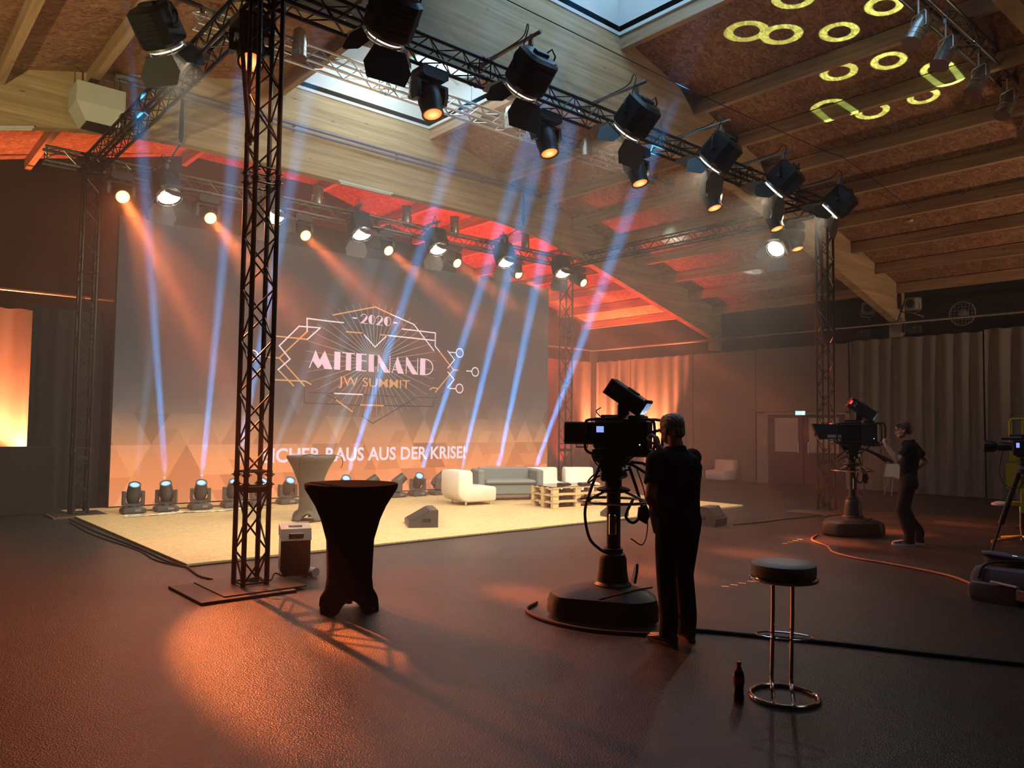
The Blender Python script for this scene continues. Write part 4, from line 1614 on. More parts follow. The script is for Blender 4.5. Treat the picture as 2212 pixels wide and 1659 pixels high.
so = thing('sofa', 'blue grey two seat sofa between the white chairs', 'sofa', (7.86, 5.22, SF), R(-24))
so.scale = (1.10, 1.05, 1.03)
MB().box((0, 0.02, 0.235), (1.06, 0.62, 0.24), 0.03).build('seat_base', M['grey_cloth'], so)
MB().box((0, -0.04, 0.38), (1.04, 0.60, 0.09), 0.035).build('seat_cushion', M['grey_cloth'], so)
MB().box((0, 0.29, 0.40), (1.06, 0.17, 0.53), 0.03).build('backrest', M['grey_cloth'], so)
for sg in (-1, 1):
    MB().box((sg * 0.595, 0.02, 0.38), (0.13, 0.72, 0.52), 0.03).build('armrest', M['grey_cloth'], so)
for sx in (-1, 1):
    for sy_ in (-1, 1):
        MB().box((sx * 0.57, sy_ * 0.27, 0.06), (0.035, 0.035, 0.12), 0.004).build('leg', M['alu'], so)

# pallet table: three pallets, glass top, two tablets
PX, PY, PZ = 7.98, 3.50, R(-9)


def make_pallet(z):
    t = thing('wooden_pallet', 'x', 'pallet', (PX, PY, z), PZ)
    t.scale = (1.09, 0.95, 1)
    for j, y in enumerate((-0.36, 0, 0.36)):
        MB().box((0, y, 0.011), (1.10, 0.10, 0.022), 0.003).build('bottom_board', M['pine'], t)
        for x in (-0.49, 0, 0.49):
            MB().box((x, y, 0.061), (0.12, 0.10, 0.078), 0.003).build('block', M['pine'], t)
    for x in (-0.49, 0, 0.49):
        MB().box((x, 0, 0.1095), (0.13, 0.84, 0.019), 0.003).build('stringer_board', M['pine'], t)
    for y in (-0.375, -0.19, 0, 0.19, 0.375):
        MB().box((0, y, 0.129), (1.10, 0.10, 0.018), 0.003).build('deck_board', M['pine'], t)
    return t


pal = make_pallet(SF)
cmp2 = children_map()
for k, w_ in enumerate(('bottom', 'middle', 'top')):
    o = pal if k == 0 else copy_tree(pal, None, cmp2)
    o.location.z = SF + 0.1382 * k
    tag(o, 'raw pine pallet, %s one of the three stacked as a table' % w_, 'pallet', 'pallets of the low table')
ZP = SF + 0.1382 * 3
tt = MB().box((0, 0, 0.006), (1.21, 0.81, 0.010), 0.003).build('glass_top', M['glass_black'])
tt.location, tt.rotation_euler = (PX, PY, ZP), (0, 0, PZ)
tag(tt, 'dark glass plate lying on the stacked pallets', 'glass top')
for (dx, dy, a, w_) in ((-0.02, 0.06, 0.2, 'left'), (0.42, -0.05, -0.1, 'right')):
    tb = thing('tablet_case', 'black folded tablet on the pallet table, %s of the two' % w_, 'tablet', (PX, PY, ZP + 0.0115), PZ + a, 'tablets on the pallet table')
    tb.location += Matrix.Rotation(PZ, 3, 'Z') @ Vector((dx, dy, 0))
    MB().box((0, 0, 0.009), (0.25, 0.18, 0.016), 0.004).build('cover', M['black'], tb)
    MB().box((0, 0.02, 0.026), (0.22, 0.14, 0.016), 0.004).build('keyboard_flap', M['head'], tb)


def shell_chair(loc, rz, m, label, leg='sled', s=1.0):
    t = thing('shell_chair', label, 'chair', loc, rz)
    rings = []
    N = 12
    prof = [(0.24, 0.455, 0.20), (0.20, 0.44, 0.225), (0.05, 0.425, 0.235), (-0.12, 0.43, 0.23), (-0.20, 0.50, 0.225), (-0.235, 0.62, 0.215), (-0.26, 0.76, 0.19), (-0.27, 0.82, 0.15)]
    top, bot = [], []
    for (y, z, hw) in prof:
        row = []
        for i in range(N + 1):
            u = -1 + 2 * i / N
            lift = 0.07 * abs(u) ** 2.5
            ny = 0.10 * abs(u) ** 2.5 if z > 0.5 else 0.0
            row.append((hw * u, y + ny, z + (lift if z < 0.5 else lift * 0.2)))
        top.append(row)
    th = 0.008
    vs, fs = [], []
    for layer in (0, 1):
        for row in top:
            for p in row:
                vs.append((p[0], p[1] - th * layer, p[2] - th * layer))
    Wd, Hn = N + 1, len(prof)
    S_ = Wd * Hn
    for j in range(Hn - 1):
        for i in range(N):
            q = (j * Wd + i, j * Wd + i + 1, (j + 1) * Wd + i + 1, (j + 1) * Wd + i)
            fs += [q, tuple(S_ + a for a in q[::-1])]
    rim = [i for i in range(Wd)] + [j * Wd + N for j in range(1, Hn)] + [(Hn - 1) * Wd + i for i in range(N - 1, -1, -1)] + [j * Wd for j in range(Hn - 2, 0, -1)]
    for a, b in zip(rim, rim[1:] + rim[:1]):
        fs.append((b, a, S_ + a, S_ + b))
    MB().add(vs, fs).build('shell', m, t, angle=60)
    for sx in (-1, 1):
        for sy_ in (-1, 1):
            MB().cyl((sx * 0.13, sy_ * 0.11, 0.44), (sx * 0.22, sy_ * 0.20, 0.0), 0.016, 0.011, 8).build('leg', M['alu'] if leg == 'alu' else M['pine'], t)
    t.scale = (s, s, s)
    return t


shell_chair((10.2, 2.55, SF), R(60), M['white_shell'], 'pale shell chair on the stage hidden behind the near studio camera', 'alu', 0.92)
shell_chair((17.15, 6.85, 0), R(35), M['orange_shell'], 'orange shell chair in front of the far curtain', 'alu', 0.95)
shell_chair((16.9, 0.75, 0), R(140), M['white_shell'], 'white shell chair behind the camera operator on the right', 'alu', 0.95)
l_chair((17.25, 6.05, 0), R(180), 'pale L-shaped chair against the far curtain beside the orange chair')


def cocktail_table(loc, m, label, H, rt, rw, rb, rz=0.0, feet=True):
    t = thing('cocktail_table', label, 'table', loc, rz)
    N = 64
    prof = [(H, rt * 0.985), (H - 0.012, rt), (H - 0.045, rt * 0.985), (H - 0.10, rt * 0.90), (H - 0.2, rt * 0.755), (H - 0.32, rt * 0.63), (H * 0.55, rw * 1.03), (H * 0.40, rw), (H * 0.25, rw * 1.04), (H * 0.13, rw * 1.16), (0.05, rb * 0.93), (0.004, rb)]
    rings = []
    for z, r in prof[::-1]:
        row = []
        for k in range(N):
            a = 2 * PI * k / N
            lob = (0.5 + 0.5 * math.cos(4 * a))
            t_ = max(0.0, 1 - z / 0.45)
            rr = r * (1 - 0.20 * t_ * (1 - lob ** 0.8))
            zz = z
            if z < 0.2:
                zz = z + (0.125 - z * 0.6) * (1 - min(1, lob * 1.9)) ** 0.55
            row.append((rr * math.cos(a), rr * math.sin(a), zz))
        rings.append(row)
    mb = MB()
    mb.loft(rings, cap=False)
    n = len(rings)
    mb.f.append(tuple(range((n - 1) * N, n * N)))
    c = mb.build('stretch_cover', m, t, angle=50)
    sd = c.modifiers.new('cloth', 'SOLIDIFY')
    sd.thickness = 0.004
    MB().lathe([(rt * 0.96, H - 0.022), (rt * 0.97, H - 0.012), (rt * 0.96, H - 0.004)], 48).build('table_top', M['steel'], t)
    MB().cyl((0, 0, 0.05), (0, 0, H - 0.02), 0.03, n=12).build('column', M['steel'], t)
    for k in range(4):
        a = k * PI / 2
        MB().tube([(0, 0, 0.12), (rb * 0.5 * math.cos(a), rb * 0.5 * math.sin(a), 0.07), (rb * 0.93 * math.cos(a), rb * 0.93 * math.sin(a), 0.022)], 0.02, 8).build('foot', M['steel'], t)
    return t


cocktail_table((0.33, -1.40, 0), M['black_stretch'], 'black stretch-covered standing table in the foreground', 1.115, 0.415, 0.205, 0.30, R(20))
cocktail_table((2.80, 4.36, SF), M['grey_stretch'], 'grey stretch-covered standing table on the stage', 1.07, 0.40, 0.185, 0.32, R(10))
# headset cable on the grey table
mb = MB()
mb.tube(smooth_path([(2.56, 4.2, 1.112), (2.66, 4.12, 1.135), (2.76, 4.08, 1.112), (2.9, 4.10, 1.12), (3.08, 4.06, 1.114), (3.19, 4.05, 1.08), (3.22, 4.05, 0.98), (3.19, 4.06, 0.90)]), 0.006, 6)
mb.tube(smooth_path([(2.62, 4.08, 1.112), (2.46, 4.03, 1.10), (2.44, 4.05, 0.9), (2.475, 4.10, 0.6), (2.50, 4.02, 0.45)]), 0.005, 6)
tag(mb.build('headset_cable', M['rubber']), 'thin black headset cable draped over the grey table', 'cable')
mb = MB()
mb.tube(smooth_path([(2.35, 4.05, 0.042), (2.45, 3.98, 0.05), (2.62, 4.0, 0.045), (2.8, 3.95, 0.06), (3.0, 3.97, 0.045), (3.2, 4.0, 0.05), (3.1, 4.04, 0.055), (2.9, 4.0, 0.07), (3.05, 3.94, 0.06)]), 0.012, 6)
tag(mb.build('cable_bundle', M['rubber']), 'coiled black cable at the foot of the grey table', 'cable')

# ---- stage monitor wedges
def wedge(loc, rz, label, w=0.78, dp=0.42, h=0.30, boxy=False):
    t = thing('monitor_speaker', label, 'speaker', loc, rz)
    if boxy:
        pr_ = [(-dp / 2, 0.0), (dp / 2, 0.0), (dp / 2 + 0.03, h * 0.35), (dp / 2 - 0.06, h), (-dp / 2 + 0.13, h), (-dp / 2 - 0.02, h * 0.4)]
    else:
        pr_ = [(-dp / 2, 0.0), (dp / 2, 0.0), (dp / 2, h), (dp / 2 - 0.10, h), (-dp / 2, 0.07)]
    MB().prism(pr_, -w / 2, w / 2, 'x').build('housing', M['head'], t, smooth=False)
    a, b = Vector(pr_[-1]), Vector(pr_[-2])
    u = (b - a).normalized()
    nrm = Vector((-u.y, u.x))
    g = MB()
    a2, b2 = a + u * 0.03 + nrm * 0.006, b - u * 0.03 + nrm * 0.006
    g.quad((-w / 2 + 0.03, *a2), (w / 2 - 0.03, *a2), (w / 2 - 0.03, *b2), (-w / 2 + 0.03, *b2))
    g.build('grille', M['rubber'], t, smooth=False)
    hd = MB()
    for sg in (-1, 1):
        hd.box((sg * (w / 2 + 0.004), 0.05, h * 0.45), (0.012, 0.12, 0.05), 0.004)
        hd.cyl((sg * w * 0.4, -dp / 2 + 0.05, 0.0), (sg * w * 0.4, -dp / 2 + 0.05, 0.004), 0.01, n=6)
    hd.build('handle', M['black'], t)
    return t


wedge((3.95, 2.78, SF), R(180 + 62), 'black monitor wedge lying on the stage edge', 0.74, 0.46, 0.27)
wedge((7.45, 1.75, SF), R(180 - 8), 'small dark wedge on the stage behind the pedestal column', 0.40, 0.32, 0.20)
wedge((8.05, 0.12, 0.0), R(10), 'black floor speaker on the asphalt right of the near operator', 0.46, 0.36, 0.32, True)

# ================================================================== STUDIO CAMERAS ON PEDESTALS
M['cam_black'] = mat('black_camera_housing', (0.016, 0.016, 0.017), 0.42)
M['cam_grey'] = mat('dark_grey_camera_panel', (0.032, 0.032, 0.033), 0.5)
M['ped'] = mat('dark_pedestal_paint', (0.022, 0.021, 0.020), 0.45, spec=0.3)
M['tally'] = mat('red_tally_cover', (0.42, 0.015, 0.015), 0.35)
M['tally_on'] = emit('red_tally_lamp', (1.0, 0.06, 0.05), 1.6)
M['scr_blue'] = emit('blue_status_screen', (0.30, 0.38, 1.0), 1.1)
M['white_mark'] = mat('white_marking', (0.5, 0.5, 0.5), 0.6)


def monitor_mat(name, sky, low, k):
    """a picture of the stage on a small monitor: bluish upper area, bright floor, dark figure"""
    m = bpy.data.materials.new(name)
    m.use_nodes = True
    nt = m.node_tree
    nt.nodes.remove(nt.nodes['Principled BSDF'])
    tc = nt.nodes.new('ShaderNodeTexCoord')
    sp = nt.nodes.new('ShaderNodeSeparateXYZ')
    nt.links.new(tc.outputs['Generated'], sp.inputs[0])
    cr = nt.nodes.new('ShaderNodeValToRGB')
    cr.color_ramp.interpolation = 'CONSTANT'
    cr.color_ramp.elements[0].color = (*low, 1)
    cr.color_ramp.elements[1].color = (*sky, 1)
    cr.color_ramp.elements[1].position = 0.38
    nt.links.new(sp.outputs[2], cr.inputs[0])
    wv = nt.nodes.new('ShaderNodeTexNoise')
    wv.inputs['Scale'].default_value = 5
    nt.links.new(tc.outputs['Generated'], wv.inputs['Vector'])
    mr = nt.nodes.new('ShaderNodeMapRange')
    mr.inputs[1].default_value = 0.35
    mr.inputs[2].default_value = 0.65
    mr.inputs[3].default_value = 0.5
    mr.inputs[4].default_value = 1.4
    nt.links.new(wv.outputs['Fac'], mr.inputs[0])
    e = nt.nodes.new('ShaderNodeEmission')
    mu = nt.nodes.new('ShaderNodeMath')
    mu.operation = 'MULTIPLY'
    mu.inputs[1].default_value = k
    nt.links.new(mr.outputs[0], mu.inputs[0])
    nt.links.new(mu.outputs[0], e.inputs['Strength'])
    nt.links.new(cr.outputs[0], e.inputs['Color'])
    nt.links.new(e.outputs[0], nt.nodes['Material Output'].inputs['Surface'])
    return m


M['mon_a'] = monitor_mat('viewfinder_picture', (0.28, 0.42, 0.65), (0.75, 0.85, 0.95), 0.9)
M['mon_b'] = monitor_mat('lens_monitor_picture', (0.30, 0.48, 0.62), (0.45, 0.55, 0.6), 0.8)


def pedestal(loc, rz, label, foot):
    t = thing('camera_pedestal', label, 'camera pedestal', loc, rz)
    b = MB()

    def ring(z, k, dz=0.0):
        return [(x * k, y * k, z) for x, y in foot]
    # rounded footprint from the corner polygon
    def rounded(z, k):
        P = [Vector((x * k, y * k)) for x, y in foot]
        out = []
        n = len(P)
        for i in range(n):
            a, c, d = P[i - 1], P[i], P[(i + 1) % n]
            r = 0.09 * k
            u, w = (a - c).normalized() * min(r, (a - c).length * 0.45), (d - c).normalized() * min(r, (d - c).length * 0.45)
            for s in (0.0, 0.33, 0.67, 1.0):
                p = (c + u) * (1 - s) ** 2 + c * 2 * s * (1 - s) + (c + w) * s * s
                out.append((p.x, p.y, z))
        return out
    b.loft([rounded(0.018, 0.97), rounded(0.035, 1.0), rounded(0.13, 1.0), rounded(0.20, 0.955), rounded(0.235, 0.80), rounded(0.262, 0.52), rounded(0.27, 0.36)])
    bo = b.build('base', M['ped'], t, angle=28)
    sk = MB()
    sk.loft([rounded(0.008, 0.93), rounded(0.02, 0.95)])
    sk.build('skirt', M['rubber'], bo)
    for k in (0, 2, 4):
        x, y = foot[k]
        MB().cyl((x * 0.72 - 0.02, y * 0.72, 0.055), (x * 0.72 + 0.02, y * 0.72, 0.055), 0.055, n=14).build('wheel', M['rubber'], bo)
    pd = MB()
    pd.prism([(-0.055, 0.0), (0.055, 0.0), (0.03, 0.15), (-0.01, 0.17), (-0.05, 0.10)], -0.012, 0.012, 'y')
    pd.build('brake_pedal', M['ped'], t, (0.30, -0.10, 0.245), (0.2, 0.0, 0.5))
    s = MB()
    s.tube(smooth_path([(-0.5, -0.05, 0.243), (-0.1, -0.24, 0.262), (0.16, -0.30, 0.243), (0.24, -0.28, 0.23)]), 0.008, 6)
    s.build('base_cable', M['rubber'], t)
    c = MB()
    c.lathe([(0.165, 0.262), (0.165, 0.278), (0.14, 0.30), (0.125, 0.40), (0.12, 0.50), (0.105, 0.535), (0.088, 0.545), (0.088, 0.585), (0.070, 0.59), (0.068, 0.60)], 28)
    c.box((0.135, -0.02, 0.43), (0.05, 0.09, 0.2), 0.01)
    c.build('column_foot', M['ped'], t)
    c = MB()
    c.cyl((0, 0, 0.595), (0, 0, 1.10), 0.056, n=22)
    c.build('column', M['ped'], t)
    c = MB()
    c.cyl((0.085, -0.03, 0.55), (0.085, -0.03, 1.10), 0.012, n=8)
    c.box((-0.075, -0.02, 0.80), (0.04, 0.06, 0.18), 0.008)
    c.build('guide_rod', M['chrome'], t)
    st = MB()
    st.tube([(0.31 * math.cos(a), 0.31 * math.sin(a), 1.0) for a in [2 * PI * k / 40 for k in range(40)]], 0.013, 8, closed=True)
    for k in range(3):
        a = 2 * PI * k / 3 + 0.5
        st.tube([(0.31 * math.cos(a), 0.31 * math.sin(a), 1.0), (0.22 * math.cos(a), 0.22 * math.sin(a), 1.04), (0.10 * math.cos(a), 0.10 * math.sin(a), 1.085)], 0.012, 8)
    st.build('steering_ring', M['chrome'], t)
    c = MB()
    c.lathe([(0.08, 1.07), (0.15, 1.09), (0.15, 1.105), (0.12, 1.12), (0.07, 1.13)], 28)
    c.build('column_cap', M['ped'], t)
    # pan and tilt head
    h = MB()
    h.cyl((0, 0, 1.125), (0, 0, 1.20), 0.075, n=20)
    h.box((0, 0, 1.245), (0.19, 0.20, 0.11), 0.03)
    h.cyl((-0.135, 0, 1.30), (0.135, 0, 1.30), 0.075, n=20)
    h.box((0, 0.02, 1.385), (0.16, 0.30, 0.05), 0.01)
    h.box((-0.11, 0.03, 1.22), (0.05, 0.10, 0.09), 0.015)
    h.cyl((0.12, -0.05, 1.22), (0.17, -0.05, 1.22), 0.03, n=12)
    h.prism([(-0.17, 1.36), (0.17, 1.36), (0.11, 1.32), (-0.11, 1.32)], -0.05, 0.05, 'x')
    h.build('pan_head', M['cam_black'], t)
    pb = MB()
    for sg in (-1, 1):
        pb.tube([(sg * 0.11, -0.08, 1.345), (sg * 0.16, -0.22, 1.33), (sg * 0.21, -0.40, 1.24), (sg * 0.24, -0.52, 1.16)], 0.013, 8)
        pb.tube([(sg * 0.212, -0.41, 1.236), (sg * 0.245, -0.54, 1.147)], 0.02, 10)
    pb.build('pan_bar', M['rubber'], t)
    gz = MB()
    gz.tube(smooth_path([(0.14, -0.10, 1.30), (0.20, -0.16, 1.08), (0.22, -0.2, 0.90), (0.16, -0.14, 0.80), (0.12, -0.08, 0.86), (0.20, -0.12, 1.0)]), 0.014, 7)
    gz.tube(smooth_path([(0.16, -0.16, 1.30), (0.30, -0.2, 1.05), (0.33, -0.22, 0.75), (0.24, -0.2, 0.60), (0.14, -0.12, 0.66)]), 0.006, 6)
    gz.tube(smooth_path([(0.12, 0.10, 1.30), (0.06, 0.22, 1.2), (-0.04, 0.22, 1.15), (-0.06, 0.10, 1.22), (0.02, -0.15, 1.28)]), 0.008, 6)
    gz.build('hanging_cable', M['rubber'], t)
    bx = MB()
    bx.prism([(-0.05, 0.0), (0.04, 0.02), (0.06, 0.12), (0.0, 0.17), (-0.06, 0.1)], -0.02, 0.02, 'x')
    bx.build('zoom_control', M['cam_black'], t, (0.21, -0.19, 0.80), (0.3, 0, 0.4))
    return t


def number_text(s, h):
    v, f, w = text_mesh(s, 0.01)
    return [(p[0] * h, p[1] * h) for p in v], f, w * h


def studio_camera(loc, rz, label, num, lit):
    t = thing('studio_camera', label, 'television camera', loc, rz)
    # local origin: on the tilt plate, forward = +Y; z 0 = plate top
    z0 = 0.0
    b = MB()
    b.box((0, 0.03, 0.19), (0.24, 0.30, 0.28), 0.02)
    b.box((0, 0.03, 0.02), (0.16, 0.34, 0.05), 0.008)
    b.box((0, 0.02, 0.345), (0.18, 0.30, 0.035), 0.01)
    b.box((0.0, 0.0, 0.375), (0.12, 0.24, 0.03), 0.01)
    b.build('lens_housing', M['cam_black'], t)
    hd = MB()
    if num == '2':
        hd.prism([(0.17, 0.10), (0.50, 0.07), (0.61, 0.325), (0.17, 0.315)], -0.14, 0.14, 'x')
    else:
        hd.box((0, 0.325, 0.205), (0.26, 0.32, 0.225), 0.014)
    hd.build('lens_hood', M['cam_grey'], t)
    gl = MB()
    gl.cyl((0, 0.484 if num == '1' else 0.55, 0.20), (0, 0.488 if num == '1' else 0.557, 0.20), 0.09, n=28)
    gl.build('front_glass', M['glass_black'], t)
    rr = MB()
    rr.box((0, -0.24, 0.19), (0.22, 0.26, 0.30), 0.018)
    rr.box((0, -0.28, 0.02), (0.20, 0.24, 0.08), 0.012)
    rr.box((0, -0.25, 0.36), (0.16, 0.16, 0.05), 0.01)
    rr.build('camera_head', M['cam_black'] if num == '1' else M['cam_grey'], t)
    hb_ = MB()
    for sg in (-1, 1):
        x = sg * 0.155
        hb_.tube(smooth_path([(x, -0.10, 0.36), (x, 0.12, 0.345), (x, 0.21, 0.335), (x, 0.24, 0.30), (x, 0.245, 0.10), (x, 0.225, 0.03), (x, 0.15, 0.0), (x, 0.06, -0.01)], 5), 0.014, 8)
        hb_.cyl((x, 0.12, 0.345), (sg * 0.10, 0.12, 0.345), 0.01, n=6)
        hb_.cyl((x, 0.08, -0.005), (sg * 0.07, 0.08, 0.0), 0.01, n=6)
    for sg in (-1, 1):
        hb_.tube(smooth_path([(sg * 0.14, -0.30, 0.345), (sg * 0.15, -0.40, 0.345), (sg * 0.15, -0.45, 0.31), (sg * 0.15, -0.455, 0.12), (sg * 0.15, -0.43, 0.03), (sg * 0.14, -0.33, 0.0)], 5), 0.014, 8)
        hb_.cyl((sg * 0.14, -0.30, 0.345), (sg * 0.10, -0.28, 0.33), 0.012, n=6)
        hb_.cyl((sg * 0.14, -0.33, 0.0), (sg * 0.09, -0.30, 0.02), 0.012, n=6)
    hb_.tube([(-0.09, 0.36, 0.092), (-0.09, 0.36, 0.065), (-0.09, 0.24, 0.065), (-0.09, 0.24, 0.092)], 0.006, 6)
    hb_.build('handle', M['cam_black'], t)
    MB().box((-0.1215, 0.10, 0.245), (0.004, 0.075, 0.06)).build('status_screen', M['scr_blue'] if num == '1' else M['cam_grey'], t, smooth=False)
    led = MB()
    for y, z in ((0.185, 0.30), (0.185, 0.21), (-0.30, 0.10)):
        led.cyl((-0.121 if y > 0 else -0.112, y, z), (-0.124 if y > 0 else -0.115, y, z), 0.006, n=8)
    led.build('indicator', M['exit_w'], t)
    vw = (0.19, 0.40, 0.17)
    vf = MB()
    vf.box((0, 0.0, 0.0), vw, 0.012)
    vf.box((0, -0.205, 0.012), (0.205, 0.03, 0.185), 0.008)
    vf.box((0.0, -0.02, 0.09), (0.06, 0.13, 0.02), 0.006)
    vfo = vf.build('viewfinder', M['cam_grey'], t, (0.0, -0.14, 0.56), (R(34), 0, 0))
    MB().box((0, -0.222, 0.012), (0.165, 0.004, 0.125)).build('viewfinder_screen', M['mon_a'], vfo, smooth=False)
    tl = MB()
    tl.box((0, 0.202, 0.0), (0.192, 0.035, 0.172), 0.008)
    tl.build('tally_cover', M['tally'], vfo)
    if lit:
        MB().box((-0.097, 0.195, 0.0), (0.006, 0.03, 0.06), 0.002).build('tally_lamp', M['tally_on'], vfo)
        MB().box((-0.10, 0.33, 0.327), (0.04, 0.03, 0.02), 0.004).build('tally_lamp', M['tally_on'], t)
        lb = MB().box((-0.1385, 0.28, 0.13), (0.004, 0.20, 0.045)).build('name_plate', M['white_mark'], t, smooth=False)
    v, f, w = number_text(num, 0.07)
    mb = MB()
    mb.add([(-0.0965, 0.15 - p[0], -0.03 + p[1]) for p in v], f)
    mb.build('number_marking', M['white_mark'], vfo, smooth=False)
    ar = MB()
    ar.box((0, -0.10, 0.44), (0.10, 0.10, 0.12), 0.015)
    ar.cyl((-0.11, -0.13, 0.49), (0.11, -0.13, 0.49), 0.03, n=12)
    ar.box((-0.105, -0.12, 0.51), (0.012, 0.08, 0.12), 0.004)
    ar.build('viewfinder_arm', M['cam_black'], t)
    if num == '1':
        ms = MB()
        ms.box((0.02, -0.50, 0.275), (0.17, 0.03, 0.12), 0.006)
        ms.cyl((0.02, -0.49, 0.25), (0.02, -0.37, 0.22), 0.014, n=8)
        mo = ms.build('rear_monitor', M['cam_black'], t)
        MB().box((0.02, -0.5165, 0.275), (0.145, 0.003, 0.09)).build('monitor_screen', M['mon_b'], mo, smooth=False)
    cb = MB()
    cb.tube(smooth_path([(-0.05, -0.02, 0.0), (-0.09, 0.0, -0.10), (-0.13, 0.10, -0.12), (-0.12, 0.18, -0.03), (-0.11, 0.16, 0.03)]), 0.008, 6)
    cb.tube(smooth_path([(-0.10, -0.28, 0.03), (-0.15, -0.20, -0.05), (-0.13, -0.08, -0.13), (-0.09, 0.0, -0.16)]), 0.009, 6)
    cb.tube(smooth_path([(-0.10, 0.10, 0.46), (-0.15, 0.13, 0.42), (-0.16, 0.06, 0.36), (-0.13, -0.04, 0.36)]) if num == '1' else [(-0.1, -0.1, 0.45), (-0.12, -0.15, 0.40), (-0.11, -0.2, 0.34)], 0.006, 6)
    if num == '1':
        cb.tube(smooth_path([(-0.10, 0.02, 0.0), (-0.20, 0.06, -0.08), (-0.29, 0.14, -0.36), (-0.32, 0.18, -0.56), (-0.30, 0.14, -0.80), (-0.20, 0.06, -0.92), (-0.115, 0.02, -0.96)], 8), 0.014, 8)
    cb.build('camera_cable', M['rubber'], t)
    return t


P1 = (2.015, -3.026)
RZ1 = R(23.7)
# footprint given in the frame of the pedestal (long edge towards the near operator's left)
foot1 = [(-0.52, -0.24), (0.14, -0.46), (0.35, -0.34), (0.38, -0.02), (0.06, 0.46), (-0.18, 0.46), (-0.59, 0.06)]
ca_, sa_ = math.cos(R(-41) - 0), math.sin(R(-41) - 0)
pedestal((*P1, 0), RZ1, 'dark camera pedestal of the near studio camera, standing in the middle foreground',
         [(math.cos(-RZ1 + R(-41)) * x - math.sin(-RZ1 + R(-41)) * y, math.sin(-RZ1 + R(-41)) * x + math.cos(-RZ1 + R(-41)) * y) for x, y in foot1])
sc1 = studio_camera((*P1, 1.411), RZ1, 'large black studio camera with red-backed viewfinder beside the grey-haired operator', '1', False)
sc1.scale = (0.89,) * 3
P2 = (8.97, -1.89)
RZ2 = R(34)
pedestal((*P2, 0), RZ2, 'camera pedestal of the far studio camera, its base lit orange',
         [(math.cos(-RZ2 + R(-22)) * x * 0.95 - math.sin(-RZ2 + R(-22)) * y, math.sin(-RZ2 + R(-22)) * x * 0.95 + math.cos(-RZ2 + R(-22)) * y) for x, y in foot1])
studio_camera((*P2, 1.411), RZ2, 'black studio camera with glowing red tally and number 2 on its viewfinder', '2', True)

# ================================================================== BAR STOOL AND BOTTLE
def cam_frame(x, y):
    """angle that turns local +X to the right and local +Y away in the photograph at a floor point"""
    return math.atan2(y - CAM_LOC.y, x - CAM_LOC.x) - PI / 2


M['stool_pad'] = mat('pale_grey_leatherette', (0.42, 0.39, 0.34), 0.5, var=0.05)
sx_, sy_ = 1.294, -5.066
st = thing('bar_stool', 'chrome bar stool with round pale padded seat in the foreground', 'stool', (sx_, sy_, 0), cam_frame(sx_, sy_))
MB().lathe([(0.17, 0.735), (0.192, 0.745), (0.195, 0.80), (0.19, 0.818), (0.175, 0.828), (0.10, 0.832), (0.01, 0.833)], 48).build('seat', M['stool_pad'], st)
mb = MB()
mb.tube([(0.197 * math.cos(a), 0.197 * math.sin(a), 0.728) for a in [2 * PI * k / 48 for k in range(48)]], 0.010, 8, closed=True)
mb.lathe([(0.18, 0.722), (0.185, 0.728), (0.18, 0.736)], 32)
mb.build('seat_rim', M['chrome'], st)
mb = MB()
mb.tube([(0.20 * math.cos(a), 0.20 * math.sin(a), 0.0135) for a in [2 * PI * k / 56 for k in range(56)]], 0.0130, 10, closed=True)
mb.build('foot_ring', M['chrome'], st)
for sg in (-1, 1):
    mb = MB()
    mb.tube(smooth_path([(sg * 0.057 - 0.005, 0.0, 0.73), (sg * 0.057 - 0.007, 0.012, 0.50), (sg * 0.057 - 0.015, 0.035, 0.16), (sg * 0.057 - 0.016, 0.030, 0.10), (sg * 0.057 - 0.010, -0.03, 0.055), (sg * 0.057 - 0.004, -0.13, 0.028), (sg * 0.057, -0.188, 0.0175)], 5), 0.0125, 10)
    mb.build('leg', M['chrome'], st)
mb = MB()
mb.tube([(0.17 * math.cos(a) + 0.005, 0.085 * math.sin(a) + 0.06, 0.362 + 0.0 * math.sin(a)) for a in [2 * PI * k / 40 for k in range(40)]], 0.0055, 8, closed=True)
mb.build('footrest', M['chrome'], st)

M['cola'] = mat('dark_cola', (0.012, 0.004, 0.003), 0.12, coat=0.8)
M['pet'] = mat('clear_bottle_neck', (0.26, 0.17, 0.14), 0.12, coat=0.8)
M['red_label'] = mat('red_bottle_label', (0.42, 0.012, 0.015), 0.4)
M['red_cap'] = mat('red_screw_cap', (0.55, 0.012, 0.02), 0.4)
bx_, by_ = 1.039, -4.911
bt = thing('bottle', 'small cola bottle with red cap standing left of the bar stool', 'bottle', (bx_, by_, 0), cam_frame(bx_, by_))
MB().lathe([(0.024, 0.0), (0.031, 0.006), (0.033, 0.03), (0.030, 0.055), (0.0285, 0.075), (0.031, 0.095), (0.0335, 0.105), (0.0335, 0.145), (0.032, 0.158), (0.028, 0.170), (0.022, 0.182)], 28).build('body', M['cola'], bt)
MB().lathe([(0.0225, 0.1815), (0.017, 0.195), (0.0125, 0.206), (0.0125, 0.214)], 24).build('neck', M['pet'], bt)
MB().lathe([(0.0145, 0.212), (0.015, 0.216), (0.015, 0.230), (0.0135, 0.233)], 24).build('cap', M['red_cap'], bt)
MB().lathe([(0.0338, 0.104), (0.0342, 0.106), (0.0342, 0.144), (0.0338, 0.146)], 28).build('label', M['red_label'], bt)
mb = MB()
wv = []
for k in range(15):
    a = -PI / 2 - 0.75 + 1.5 * k / 14
    wv.append((0.0346 * math.cos(a), 0.0346 * math.sin(a), 0.125 + 0.006 * math.sin(k * 1.7)))
mb.tube(wv, 0.0013, 5)
mb.build('label_script', M['white_mark'], bt)

